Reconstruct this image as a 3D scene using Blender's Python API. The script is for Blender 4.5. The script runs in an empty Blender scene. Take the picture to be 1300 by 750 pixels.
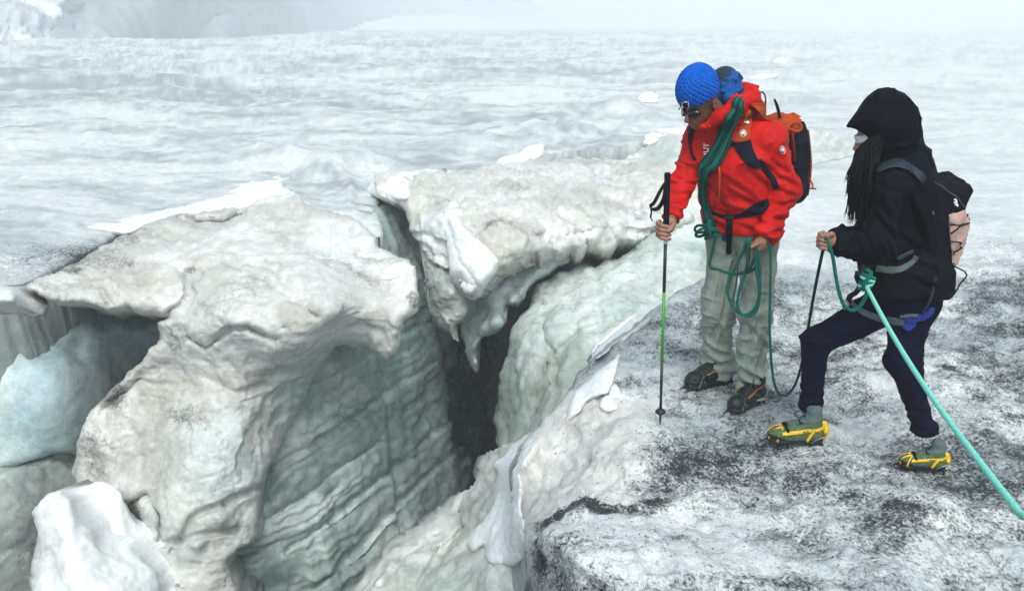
import bpy, math, random
import numpy as np
from mathutils import Vector
from mathutils.bvhtree import BVHTree
import openvdb

S = bpy.context.scene
COL = S.collection
R = math.radians

# ------------------------------------------------------------------ camera
PITCH = R(19.0)
F = 1000.0                       # focal length in photo pixels (photo is 1300 wide)
CAM_Z = 2.0
cam_data = bpy.data.cameras.new("camera")
cam_data.sensor_width = 36.0
cam_data.lens = 36.0 * F / 1300.0
cam_data.clip_start = 0.05
cam_data.clip_end = 3000.0
cam = bpy.data.objects.new("camera", cam_data)
COL.objects.link(cam)
cam.location = (0, 0, CAM_Z)
cam.rotation_euler = (R(90) - PITCH, 0, 0)
S.camera = cam

# ------------------------------------------------------------------ light
SUN_EL, SUN_AZ = R(56), R(176)          # azimuth measured from +Y towards +X
wd = bpy.data.worlds.new("World")
S.world = wd
wd.use_nodes = True
wn = wd.node_tree.nodes
sky = wn.new("ShaderNodeTexSky")
sky.sky_type = 'NISHITA'
sky.sun_disc = False
sky.sun_elevation = SUN_EL
sky.sun_rotation = SUN_AZ
sky.air_density = 1.0
sky.dust_density = 4.0
sky.ozone_density = 1.5
hsv = wn.new("ShaderNodeHueSaturation")
hsv.inputs['Hue'].default_value = 0.485
hsv.inputs['Saturation'].default_value = 0.55     # an overcast sky has little colour
wd.node_tree.links.new(sky.outputs[0], hsv.inputs['Color'])
tint = wn.new("ShaderNodeMix"); tint.data_type = 'RGBA'; tint.blend_type = 'MULTIPLY'
tint.inputs[0].default_value = 1.0
tint.inputs[7].default_value = (0.88, 1.0, 1.0, 1)        # cloud light is a little cool
wd.node_tree.links.new(hsv.outputs[0], tint.inputs[6])
wd.node_tree.links.new(tint.outputs[2], wn['Background'].inputs[0])
wn['Background'].inputs[1].default_value = 0.15
sun_data = bpy.data.lights.new("sun", 'SUN')
sun_data.energy = 1.4
sun_data.angle = R(40)
sun_data.color = (1.0, 0.985, 0.95)
sun = bpy.data.objects.new("sun", sun_data)
COL.objects.link(sun)
sd = Vector((math.sin(SUN_AZ) * math.cos(SUN_EL), math.cos(SUN_AZ) * math.cos(SUN_EL), math.sin(SUN_EL)))
sun.rotation_euler = sd.to_track_quat('Z', 'Y').to_euler()

S.view_settings.view_transform = 'Standard'
S.view_settings.look = 'None'
S.view_settings.exposure = 0.34
S.view_settings.gamma = 1.0
S.view_settings.use_curve_mapping = False
S.render.engine = 'CYCLES'
cy = S.cycles
cy.use_denoising = True
try:
    cy.denoiser = 'OPENIMAGEDENOISE'
except Exception:
    pass
cy.max_bounces = 9
cy.diffuse_bounces = 8
cy.glossy_bounces = 2
cy.transmission_bounces = 2
cy.volume_bounces = 2
cy.sample_clamp_indirect = 4.0
HAZE_DENSITY = 0.0055

# ------------------------------------------------------------------ maths
CP, SP = math.cos(PITCH), math.sin(PITCH)

def ray(px, py):
    x = (np.asarray(px, float) - 650.0) / F
    y = (375.0 - np.asarray(py, float)) / F
    return x, CP + y * SP, -SP + y * CP

def at(px, py, Y):
    """the point at distance Y along +Y that the photo shows at px, py"""
    dx, dy, dz = ray(px, py)
    t = Y / dy
    return np.array([dx * t, Y, CAM_Z + dz * t])

def at_z(px, py, z=0.0):
    dx, dy, dz = ray(px, py)
    t = (z - CAM_Z) / dz
    return np.array([dx * t, dy * t, CAM_Z + dz * t])

def _hash(i, j, k, seed):
    h = (i.astype(np.uint32) * np.uint32(374761393) + j.astype(np.uint32) * np.uint32(668265263)
         + k.astype(np.uint32) * np.uint32(2147483647 - 1442695) + np.uint32((seed * 974711 + 12345) & 0xffffffff))
    h = (h ^ (h >> np.uint32(13))) * np.uint32(1274126177)
    h = (h ^ (h >> np.uint32(16))) * np.uint32(2246822519)
    h ^= h >> np.uint32(15)
    return (h & np.uint32(0xffffff)).astype(np.float32) / np.float32(0xffffff)

def vn(x, y, z, seed=0):
    """value noise 0..1"""
    x, y, z = np.broadcast_arrays(np.asarray(x, np.float32), np.asarray(y, np.float32), np.asarray(z, np.float32))
    fx, fy, fz = np.floor(x), np.floor(y), np.floor(z)
    i, j, k = fx.astype(np.int32), fy.astype(np.int32), fz.astype(np.int32)
    u, v, w = x - fx, y - fy, z - fz
    u = u * u * u * (u * (u * 6 - 15) + 10); v = v * v * v * (v * (v * 6 - 15) + 10); w = w * w * w * (w * (w * 6 - 15) + 10)
    def L(a, b, t): return a + (b - a) * t
    r = [[None] * 2, [None] * 2]
    for dj in (0, 1):
        for dk in (0, 1):
            r[dj][dk] = L(_hash(i, j + dj, k + dk, seed), _hash(i + 1, j + dj, k + dk, seed), u)
    return L(L(r[0][0], r[1][0], v), L(r[0][1], r[1][1], v), w)

def fbm(x, y, z, octv=4, seed=0, gain=0.5):
    a, s, tot = 1.0, 0.0, 0.0
    f = 1.0
    for o in range(octv):
        s = s + a * (vn(x * f, y * f, z * f, seed + o * 17) * 2 - 1)
        tot += a
        a *= gain
        f *= 2.03
    return s / tot

def ridged(x, y, z, octv=3, seed=0):
    a, s, tot, f = 1.0, 0.0, 0.0, 1.0
    for o in range(octv):
        n = 1 - np.abs(vn(x * f, y * f, z * f, seed + o * 31) * 2 - 1)
        s = s + a * n * n
        tot += a
        a *= 0.5
        f *= 2.1
    return s / tot

def sstep(a, b, x):
    t = np.clip((x - a) / (b - a), 0, 1)
    return t * t * (3 - 2 * t)

class TPS:
    def __init__(self, pts, val, reg=1e-5):
        p = np.asarray(pts, float) / 400.0
        n = len(p)
        d = np.linalg.norm(p[:, None] - p[None], axis=2)
        K = np.where(d > 0, d * d * np.log(d + 1e-12), 0)
        A = np.zeros((n + 3, n + 3))
        A[:n, :n] = K + np.eye(n) * reg
        A[:n, n] = 1; A[:n, n + 1:] = p
        A[n, :n] = 1; A[n + 1:, :n] = p.T
        b = np.zeros(n + 3); b[:n] = val
        self.w = np.linalg.solve(A, b)
        self.p = p

    def __call__(self, x, y):
        q = np.stack([np.ravel(x), np.ravel(y)], 1) / 400.0
        out = self.w[-3] + q @ self.w[-2:]
        for k, c in enumerate(self.p):
            d2 = ((q - c) ** 2).sum(1)
            out += self.w[k] * 0.5 * d2 * np.log(d2 + 1e-12)
        return out.reshape(np.shape(x))

def inside(poly, x, y):
    c = np.zeros(np.shape(x), bool)
    n = len(poly)
    for i in range(n):
        x1, y1 = poly[i]; x2, y2 = poly[(i + 1) % n]
        if y1 == y2:
            continue
        m = ((y1 > y) != (y2 > y)) & (x < (x2 - x1) * (y - y1) / (y2 - y1) + x1)
        c ^= m
    return c

def seg_dist(poly, x, y, closed=True):
    """distance to a polyline and the nearest point on it"""
    best = np.full(np.shape(x), 1e18); bx = np.zeros(np.shape(x)); by = np.zeros(np.shape(x))
    n = len(poly)
    for i in range(n if closed else n - 1):
        x1, y1 = poly[i]; x2, y2 = poly[(i + 1) % n]
        ex, ey = x2 - x1, y2 - y1
        l2 = ex * ex + ey * ey + 1e-12
        t = np.clip(((x - x1) * ex + (y - y1) * ey) / l2, 0, 1)
        qx, qy = x1 + t * ex, y1 + t * ey
        d = (x - qx) ** 2 + (y - qy) ** 2
        m = d < best
        best = np.where(m, d, best); bx = np.where(m, qx, bx); by = np.where(m, qy, by)
    return np.sqrt(best), bx, by

def rough_poly(poly, amp, seed, step=4.0):
    """subdivide an outline and make it ragged"""
    out = []
    n = len(poly)
    for i in range(n):
        p0, p1, p2, p3 = (np.array(poly[(i + k) % n], float) for k in (-1, 0, 1, 2))
        m = max(1, int(np.linalg.norm(p2 - p1) / step))
        for k in range(m):
            t = k / m
            q = 0.5 * ((2 * p1) + (p2 - p0) * t + (2 * p0 - 5 * p1 + 4 * p2 - p3) * t * t + (3 * p1 - p0 - 3 * p2 + p3) * t ** 3)
            q = 0.5 * q + 0.5 * (p1 + (p2 - p1) * t)
            out.append(q)
    out = np.array(out)
    if amp:
        dx = fbm(out[:, 0] / 26, out[:, 1] / 26, seed * 1.37, 4, seed, 0.65) * amp * 1.3
        dy = fbm(out[:, 0] / 26, out[:, 1] / 26, seed * 1.37 + 40, 4, seed + 5, 0.65) * amp * 1.3
        out = out + np.stack([dx, dy], 1)
    return [tuple(q) for q in out]

# ------------------------------------------------------------------ objects
def mesh_obj(name, verts, faces, mat=None, parent=None, smooth=True):
    me = bpy.data.meshes.new(name)
    verts = np.asarray(verts, np.float32)
    me.vertices.add(len(verts))
    me.vertices.foreach_set("co", verts.ravel())
    if isinstance(faces, np.ndarray):
        k = faces.shape[1]
        me.loops.add(faces.size)
        me.loops.foreach_set("vertex_index", faces.ravel().astype(np.int32))
        me.polygons.add(len(faces))
        me.polygons.foreach_set("loop_start", np.arange(0, faces.size, k, dtype=np.int32))
    else:
        tot = [len(f) for f in faces]
        me.loops.add(sum(tot))
        me.loops.foreach_set("vertex_index", np.concatenate([np.asarray(f, np.int32) for f in faces]))
        me.polygons.add(len(faces))
        me.polygons.foreach_set("loop_start", np.concatenate([[0], np.cumsum(tot)[:-1]]).astype(np.int32))
    me.update(calc_edges=True)
    me.validate()
    if smooth:
        me.polygons.foreach_set("use_smooth", np.ones(len(me.polygons), bool))
    if mat is not None:
        me.materials.append(mat)
    o = bpy.data.objects.new(name, me)
    COL.objects.link(o)
    if parent is not None:
        o.parent = parent
    return o

def add_attr(o, name, arr):
    a = o.data.attributes.new(name, 'FLOAT_COLOR', 'POINT')
    arr = np.asarray(arr, np.float32)
    if arr.shape[1] == 3:
        arr = np.concatenate([arr, np.ones((len(arr), 1), np.float32)], 1)
    a.data.foreach_set("color", arr.ravel())

def tag(o, label=None, cat=None, group=None, kind=None):
    if label: o['label'] = label
    if cat: o['category'] = cat
    if group: o['group'] = group
    if kind: o['kind'] = kind
    return o

def thing(name, label, cat, loc=(0, 0, 0), group=None):
    o = bpy.data.objects.new(name, None)
    COL.objects.link(o)
    o.empty_display_size = 0.1
    return tag(o, label, cat, group)          # empties stay at the world origin of their parts

# ------------------------------------------------------------------ materials
class NT:
    def __init__(self, name):
        self.m = bpy.data.materials.new(name)
        self.m.use_nodes = True
        self.n = self.m.node_tree.nodes
        self.l = self.m.node_tree.links
        self.b = self.n['Principled BSDF']
    def node(self, t, **kw):
        o = self.n.new(t)
        for k, v in kw.items():
            setattr(o, k, v)
        return o
    def noise(self, scale, detail=4, rough=0.55, vec=None):
        o = self.node('ShaderNodeTexNoise')
        o.inputs['Scale'].default_value = scale
        o.inputs['Detail'].default_value = detail
        o.inputs['Roughness'].default_value = rough
        if vec is not None: self.l.new(vec, o.inputs['Vector'])
        return o.outputs[0]
    def math(self, op, a, b=None, clamp=False):
        o = self.node('ShaderNodeMath', operation=op, use_clamp=clamp)
        for k, v in ((0, a), (1, b)):
            if v is None: continue
            if isinstance(v, (int, float)): o.inputs[k].default_value = v
            else: self.l.new(v, o.inputs[k])
        return o.outputs[0]
    def mixc(self, fac, a, b, blend='MIX'):
        o = self.node('ShaderNodeMix', data_type='RGBA', blend_type=blend)
        for k, v in ((0, fac), (6, a), (7, b)):
            if isinstance(v, (int, float)): o.inputs[k].default_value = v
            elif isinstance(v, tuple): o.inputs[k].default_value = (*v, 1)
            else: self.l.new(v, o.inputs[k])
        return o.outputs[2]
    def mapr(self, v, a, b, c=0.0, d=1.0, smooth=False):
        o = self.node('ShaderNodeMapRange', clamp=True)
        if smooth: o.interpolation_type = 'SMOOTHSTEP'
        self.l.new(v, o.inputs[0])
        for k, q in ((1, a), (2, b), (3, c), (4, d)):
            if isinstance(q, (int, float)): o.inputs[k].default_value = q
            else: self.l.new(q, o.inputs[k])
        return o.outputs[0]
    def bump(self, h, strength=0.3, dist=0.01, chain=None):
        o = self.node('ShaderNodeBump')
        o.inputs['Strength'].default_value = strength
        o.inputs['Distance'].default_value = dist
        self.l.new(h, o.inputs['Height'])
        if chain is not None: self.l.new(chain, o.inputs['Normal'])
        return o.outputs[0]
    def pos(self):
        return self.node('ShaderNodeNewGeometry').outputs['Position']
    def attr(self, name):
        o = self.node('ShaderNodeAttribute', attribute_name=name)
        return o
    def set(self, k, v):
        if isinstance(v, (int, float)): self.b.inputs[k].default_value = v
        elif isinstance(v, tuple): self.b.inputs[k].default_value = (*v, 1)
        else: self.l.new(v, self.b.inputs[k])

def ice_mat(name, rough=0.42, grit_dark=(0.030, 0.038, 0.042), bump=0.5, fine=70.0, mott=0.22, facet=7.0, facet_bump=0.25):
    """colour comes from the Tone attribute, Grit (alpha of Tone) says how much black grit lies on the ice"""
    t = NT(name)
    p = t.pos()
    a = t.attr("Tone")
    n1 = t.noise(9.0, 6, 0.6, p)
    n2 = t.noise(fine, 5, 0.65, p)
    n3 = t.noise(26.0, 5, 0.7, p)
    v = t.mapr(n1, 0.3, 0.7, 1 - mott, 1 + mott * 0.5)
    v2 = t.mapr(n3, 0.3, 0.7, 1 - mott * 0.7, 1.06)
    vv = t.math('MULTIPLY', v, v2)
    c = t.mixc(1.0, a.outputs['Color'], vv, 'MULTIPLY')
    # grit: noise under a threshold that rises with the attribute
    g = a.outputs['Alpha']
    nn = t.math('ADD', t.math('MULTIPLY', n2, 0.62), t.math('MULTIPLY', n3, 0.38))
    th = t.math('MULTIPLY_ADD', g, 0.42)
    th.node.inputs[2].default_value = 0.24
    lo = t.math('SUBTRACT', th, 0.10)
    hi = t.math('ADD', th, 0.08)
    gm = t.mapr(nn, lo, hi, 1.0, 0.0)
    c = t.mixc(gm, c, grit_dark)
    t.set('Base Color', c)
    t.set('Roughness', t.mapr(n1, 0.35, 0.65, rough - 0.18, rough + 0.15))
    t.set('Specular IOR Level', 0.35)
    vo = t.node('ShaderNodeTexVoronoi', feature='F1')
    vo.inputs['Scale'].default_value = facet
    wv = t.node('ShaderNodeMix', data_type='VECTOR'); wv.inputs[0].default_value = 0.12
    nv = t.node('ShaderNodeTexNoise'); nv.inputs['Scale'].default_value = 6.0; nv.inputs['Detail'].default_value = 4
    t.l.new(p, nv.inputs['Vector']); t.l.new(p, wv.inputs[4]); t.l.new(nv.outputs[1], wv.inputs[5])
    t.l.new(wv.outputs[1], vo.inputs['Vector'])
    b = t.bump(vo.outputs[0], facet_bump, 0.05)
    b = t.bump(n3, bump * 0.6, 0.03, b)
    b = t.bump(n2, bump, 0.008, b)
    t.set('Normal', b)
    return t.m

M_GROUND = ice_mat("gritty_glacier_ice", 0.58, bump=0.9, fine=75.0, mott=0.16)
M_BLOCK = ice_mat("dirty_ice", 0.5, (0.09, 0.082, 0.07), 0.7, 90.0, 0.2, 6.0, 0.15)
M_WALL = ice_mat("crevasse_ice", 0.36, (0.018, 0.027, 0.032), 0.5, 60.0, 0.24, 3.0, 0.12)
M_SNOW = ice_mat("snow", 0.8, (0.3, 0.3, 0.3), 0.45, 110.0, 0.06, 14.0, 0.12)

# ------------------------------------------------------------------ terrain builder
def relief(name, outline, ctrl, mat, res=2.6, reg=1e-5, rag=2.5, seed=1, rnd=(14, 0.10), noise=(), cracks=(), bumps=(),
           back=(0.0, 0.6, -0.5), color=None, hole=None, xs=None, ys=None, skirt=0.0, parent=None):
    """a body of ice: its outline and the distances of its front give the shape; back closes it to a solid."""
    pts = [(c[0], c[1]) for c in ctrl]
    val = []
    for c in ctrl:
        Y = c[2] if len(c) == 3 else at_z(c[0], c[1], c[3])[1]      # (px,py,Y) or (px,py,None,z)
        val.append(1.0 / Y)
    tps = TPS(pts, val, reg)
    poly = rough_poly(outline, rag, seed)
    if xs is None:
        px = np.array(poly)
        xs = np.arange(px[:, 0].min() - res, px[:, 0].max() + 2 * res, res)
        ys = np.arange(px[:, 1].min() - res, px[:, 1].max() + 2 * res, res)
    GX, GY = np.meshgrid(xs, ys)
    cx = (GX[:-1, :-1] + GX[1:, 1:]) / 2; cyy = (GY[:-1, :-1] + GY[1:, 1:]) / 2
    cell = inside(poly, cx, cyy) if hole is None else ~inside(poly, cx, cyy)
    used = np.zeros(GX.shape, bool)
    for a in (slice(0, -1), slice(1, None)):
        for b in (slice(0, -1), slice(1, None)):
            used[a, b] |= cell
    d, qx, qy = seg_dist(poly, GX, GY)
    allc = np.ones(GX.shape, bool)           # vertices with an unused cell beside them lie on the border
    allc[1:, 1:] &= cell; allc[:-1, 1:] &= cell; allc[1:, :-1] &= cell; allc[:-1, :-1] &= cell
    if hole is None:
        border = used & ~allc
    else:
        inner = np.zeros(GX.shape, bool); inner[1:-1, 1:-1] = True
        border = used & ~allc & inner
    GX = np.where(border, qx, GX); GY = np.where(border, qy, GY)
    d = np.where(border, 0, d)
    idx = np.full(GX.shape, -1, int)
    idx[used] = np.arange(used.sum())
    X, Y2, D = GX[used], GY[used], d[used]
    iy = np.clip(tps(X, Y2), 1 / 900.0, 2.0)
    Yd = 1.0 / iy
    rp, rm = rnd
    q = np.clip(1 - D / rp, 0, 1)
    Yd = Yd + rm * (1 - np.sqrt(np.clip(1 - q * q, 0, 1)))
    for line, w, dep in cracks:
        dd, _, _ = seg_dist(line, X, Y2, closed=False)
        Yd = Yd + dep * np.exp(-(dd / w) ** 2)
    for bx, by, br, bh in bumps:
        rr = ((X - bx) ** 2 + (Y2 - by) ** 2) / (br * br)
        Yd = Yd - bh * np.exp(-rr)
    dx, dy, dz = ray(X, Y2)
    t = Yd / dy
    P = np.stack([dx * t, Yd, CAM_Z + dz * t], 1)
    quads = np.stack([idx[1:, :-1][cell], idx[1:, 1:][cell], idx[:-1, 1:][cell], idx[:-1, :-1][cell]], 1)
    def normals(P):
        fn = np.cross(P[quads[:, 2]] - P[quads[:, 0]], P[quads[:, 3]] - P[quads[:, 1]])
        N = np.zeros_like(P)
        for k in range(4):
            for ax in range(3):
                N[:, ax] += np.bincount(quads[:, k], fn[:, ax], len(P))
        return N / (np.linalg.norm(N, axis=1, keepdims=True) + 1e-12)
    N = normals(P)
    disp = np.zeros(len(P))
    for nz in noise:
        disp = disp + nz(P, X, Y2, D)
    P2 = P + N * disp[:, None]
    N2 = normals(P2)
    nv = len(P2)
    col = None
    if color is not None:
        col = color(P2, X, Y2, D, disp, N2)
    e = np.concatenate([quads[:, [0, 1]], quads[:, [1, 2]], quads[:, [2, 3]], quads[:, [3, 0]]])
    key = np.sort(e, 1)
    _, inv, cnt = np.unique(key[:, 0].astype(np.int64) * nv + key[:, 1], return_inverse=True, return_counts=True)
    be = e[cnt[inv] == 1]
    if skirt:
        # the rim drops into the crevasse in several steps
        bv = np.unique(be)
        bv = bv[border[used][bv]]
        m = np.isin(be[:, 0], bv) & np.isin(be[:, 1], bv)
        be = be[m]
        vs, fs, cs = [P2], [quads], [col]
        prev = np.full(nv, -1); prev[bv] = bv
        base = P2[bv]; bn = N2[bv] * np.array([1, 1, 0])
        rows = 12
        for k in range(1, rows + 1):
            dn = skirt * (k / rows) ** 1.3
            Q = base + np.array([0, 0, -dn])
            wob = fbm(Q[:, 0] * 2.2, Q[:, 1] * 2.2, Q[:, 2] * 1.4, 4, seed + 9)
            Q[:, :2] += bn[:, :2] * (0.1 * np.minimum(k / 3, 1) * wob)[:, None] - 0.0
            Q[:, 1] += 0.25 * (k / rows) * hole
            ni = np.full(nv, -1); ni[bv] = sum(len(v) for v in vs) + np.arange(len(bv))
            fs.append(np.stack([be[:, 1], be[:, 0], be[:, 0], be[:, 1]], 1) * 0 + np.stack([prev[be[:, 1]], prev[be[:, 0]], ni[be[:, 0]], ni[be[:, 1]]], 1))
            vs.append(Q)
            if col is not None:
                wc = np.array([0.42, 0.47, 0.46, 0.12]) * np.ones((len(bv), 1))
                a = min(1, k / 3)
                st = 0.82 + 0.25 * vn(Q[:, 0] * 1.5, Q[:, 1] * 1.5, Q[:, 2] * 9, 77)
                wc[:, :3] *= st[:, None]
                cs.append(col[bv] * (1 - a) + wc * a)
            prev = ni
        V = np.concatenate(vs); Fc = np.concatenate(fs)
        if col is not None: col = np.concatenate(cs)
    elif back is not None:
        bk = np.array(back)
        rn = 0.12 * fbm(P2[:, 0] * 2, P2[:, 1] * 2, P2[:, 2] * 2, 2, seed + 3)
        V = np.concatenate([P2, P2 + bk + rn[:, None]])
        Fc = np.concatenate([quads, quads[:, ::-1] + nv, np.stack([be[:, 1], be[:, 0], be[:, 0] + nv, be[:, 1] + nv], 1)])
        if col is not None: col = np.concatenate([col, col])
    else:
        V, Fc = P2, quads
    o = mesh_obj(name, V, Fc, mat, parent)
    if col is not None:
        add_attr(o, "Tone", col)
    return o

def nz(amp, freq, seed, octv=4, sx=1, sy=1, sz=1, kind='f', edge=0):
    def f(P, X, Y, D):
        x, y, z = P[:, 0] * freq * sx, P[:, 1] * freq * sy, P[:, 2] * freq * sz
        n = fbm(x, y, z, octv, seed) if kind == 'f' else (ridged(x, y, z, octv, seed) * 2 - 1)
        if edge: n = n * np.clip(D / edge, 0.15, 1)
        return amp * n
    return f

def terr(amp, freq, seed, sx=1, sy=1, sz=1, n=3.0):
    """broken ledges: the surface steps where a slow noise crosses a level"""
    def f(P, X, Y, D):
        v = (fbm(P[:, 0] * freq * sx, P[:, 1] * freq * sy, P[:, 2] * freq * sz, 3, seed) + 0.12 * fbm(P[:, 0] * 9, P[:, 1] * 9, P[:, 2] * 9, 3, seed + 4)) * n
        k = np.floor(v); t = sstep(0.30, 0.55, v - k)
        return amp * (k + t - v * 0.6)
    return f

def tone(base, alt, freq=2.0, seed=3, grit=0.1, gvar=0.3, spots=(), stripes=None, dirt_and_shade=(), streak=None):
    """albedo of a body of ice: two colours mixed by noise, plus stains and patches of painted shade"""
    base = np.array(base); alt = np.array(alt)
    def f(P, X, Y, D, disp, N):
        n = fbm(P[:, 0] * freq, P[:, 1] * freq, P[:, 2] * freq, 5, seed) * 1.5 + 0.5
        n = np.clip(n, 0, 1)[:, None]
        c = base * (1 - n) + alt * n
        g = grit + gvar * fbm(P[:, 0] * 3.1, P[:, 1] * 3.1, P[:, 2] * 3.1, 4, seed + 50)
        if stripes is not None:
            sf, sa, tx, scol = stripes
            w = fbm(P[:, 0] * 1.3, P[:, 1] * 1.3, P[:, 2] * 1.3, 3, seed + 70) * 0.25
            h = P[:, 2] + w + P[:, 0] * tx
            s = vn(h * sf, P[:, 0] * 0.6, P[:, 1] * 0.6, seed + 71)
            s = sstep(0.55, 0.85, s) * sa
            c = c * (1 - s[:, None]) + np.array(scol) * s[:, None]
        if streak is not None:
            ux, uy, uz, sf, sa = streak
            u = P[:, 0] * ux + P[:, 1] * uy + P[:, 2] * uz + 0.10 * fbm(P[:, 0] * 2, P[:, 1] * 2, P[:, 2] * 2, 3, seed + 60)
            s = vn(u * sf, P[:, 0] * 0.8, P[:, 2] * 0.8, seed + 61) * 0.6 + vn(u * sf * 2.7, P[:, 0] * 1.6, P[:, 2] * 1.6, seed + 62) * 0.4
            gate = sstep(0.35, 0.65, vn(P[:, 0] * 1.4, P[:, 1] * 1.4, P[:, 2] * 1.4, seed + 63))
            s = sstep(0.5, 0.8, s) * gate
            c = c * (1 - sa * s)[:, None]
            g = g + 0.30 * s
        for bx, by, brx, bry, cc, am in dirt_and_shade:
            rr = ((X - bx) / brx) ** 2 + ((Y - by) / bry) ** 2
            wob = fbm(P[:, 0] * 6, P[:, 1] * 6, P[:, 2] * 6, 4, seed + 90) * 0.9
            m = sstep(1.1, 0.2, rr + wob) * am
            c = c * (1 - m[:, None]) + np.array(cc) * m[:, None]
        for bx, by, brx, bry, am in spots:
            rr = ((X - bx) / brx) ** 2 + ((Y - by) / bry) ** 2
            wob = fbm(P[:, 0] * 4, P[:, 1] * 4, P[:, 2] * 4, 3, seed + 95) * 0.7
            g = g + am * sstep(1.2, 0.1, rr + wob)
        return np.concatenate([np.clip(c, 0, 0.9), np.clip(g, 0, 1)[:, None]], 1)
    return f

# ================================================================== TERRAIN
BEIGE = (0.60, 0.565, 0.51); BEIGE2 = (0.79, 0.775, 0.74); WHITE = (0.80, 0.81, 0.80); GREYG = (0.42, 0.47, 0.44)
PALE = (0.62, 0.66, 0.64); DARKG = (0.16, 0.20, 0.19); BLUEG = (0.36, 0.48, 0.50)

FEET = [at_z(905, 487), at_z(948, 510), at_z(1008, 566), at_z(1172, 594), at_z(838, 538)]

# ---- the glacier sheet, with the mouth of the crevasse cut out
HOLE = [(-700, 420), (-300, 392), (-60, 374), (22, 366), (60, 349), (110, 323), (150, 301), (200, 282), (300, 262), (376, 252), (392, 268), (449, 281),
        (474, 300), (486, 300), (480, 262), (490, 240), (522, 223), (570, 222), (640, 208), (690, 199), (770, 190), (815, 180), (832, 168), (870, 165), (930, 160),
        (990, 155), (1040, 165), (1080, 183), (1086, 196), (1030, 208), (985, 214), (945, 290), (925, 340), (890, 353),
        (860, 371), (830, 394), (806, 412), (780, 430), (754, 450), (741, 464), (733, 475), (721, 497), (708, 512), (696, 525), (671, 554),
        (655, 578), (650, 600), (651, 628), (654, 658), (662, 708), (664, 750), (662, 820), (640, 950), (560, 1250), (100, 1300), (-500, 900), (-700, 600)]
ctrl = []
for px in (-800, -200, 300, 700, 1000, 1300, 1700, 2100):
    for py in (60, 140, 215):
        ctrl.append((px, py, None, 0.0))
for px, py in ((-700, 330), (-250, 300), (60, 265), (330, 235), (1000, 260), (1200, 260), (1500, 300), (1900, 350), (1000, 340), (1150, 350),
               (1350, 420), (1700, 500), (960, 420), (1100, 450), (1250, 520), (1500, 650), (850, 520), (950, 505), (1010, 565), (1170, 595),
               (1300, 620), (1900, 700), (800, 1100), (1200, 1100), (1700, 1200), (1000, 1500), (300, 1500), (-600, 1500), (2200, 1500), (-800, 900)):
    ctrl.append((px, py, None, 0.0))
for px, py, z in ((890, 356, 0.10), (860, 374, 0.12), (830, 397, 0.09), (780, 433, -0.05), (754, 453, -0.10), (721, 500, -0.22), (696, 528, -0.28), (671, 557, -0.36),
                  (651, 600, -0.5), (654, 658, -0.62), (662, 712, -0.75), (664, 800, -0.8),
                  (850, 430, 0.04), (790, 490, -0.02), (745, 500, -0.13), (800, 560, 0.0), (770, 600, -0.02), (742, 630, -0.02), (690, 660, -0.08), (678, 690, -0.14),
                  (720, 720, 0.03), (760, 660, 0.04), (900, 690, 0.05), (1050, 680, 0.05), (1200, 720, 0.05), (900, 610, -0.05), (1000, 625, -0.05),
                  (720, 570, -0.22), (700, 610, -0.3), (800, 800, 0.05), (1000, 850, 0.03)):
    ctrl.append((px, py, None, z))
xs = np.concatenate([np.arange(-1000, -30, 24), np.arange(-30, 1330, 2.6), np.arange(1330, 2400, 24)])
ys = np.concatenate([np.array([34.0, 35, 36.5, 38]), np.arange(40, 780, 2.6), np.arange(780, 1560, 26)])

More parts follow.
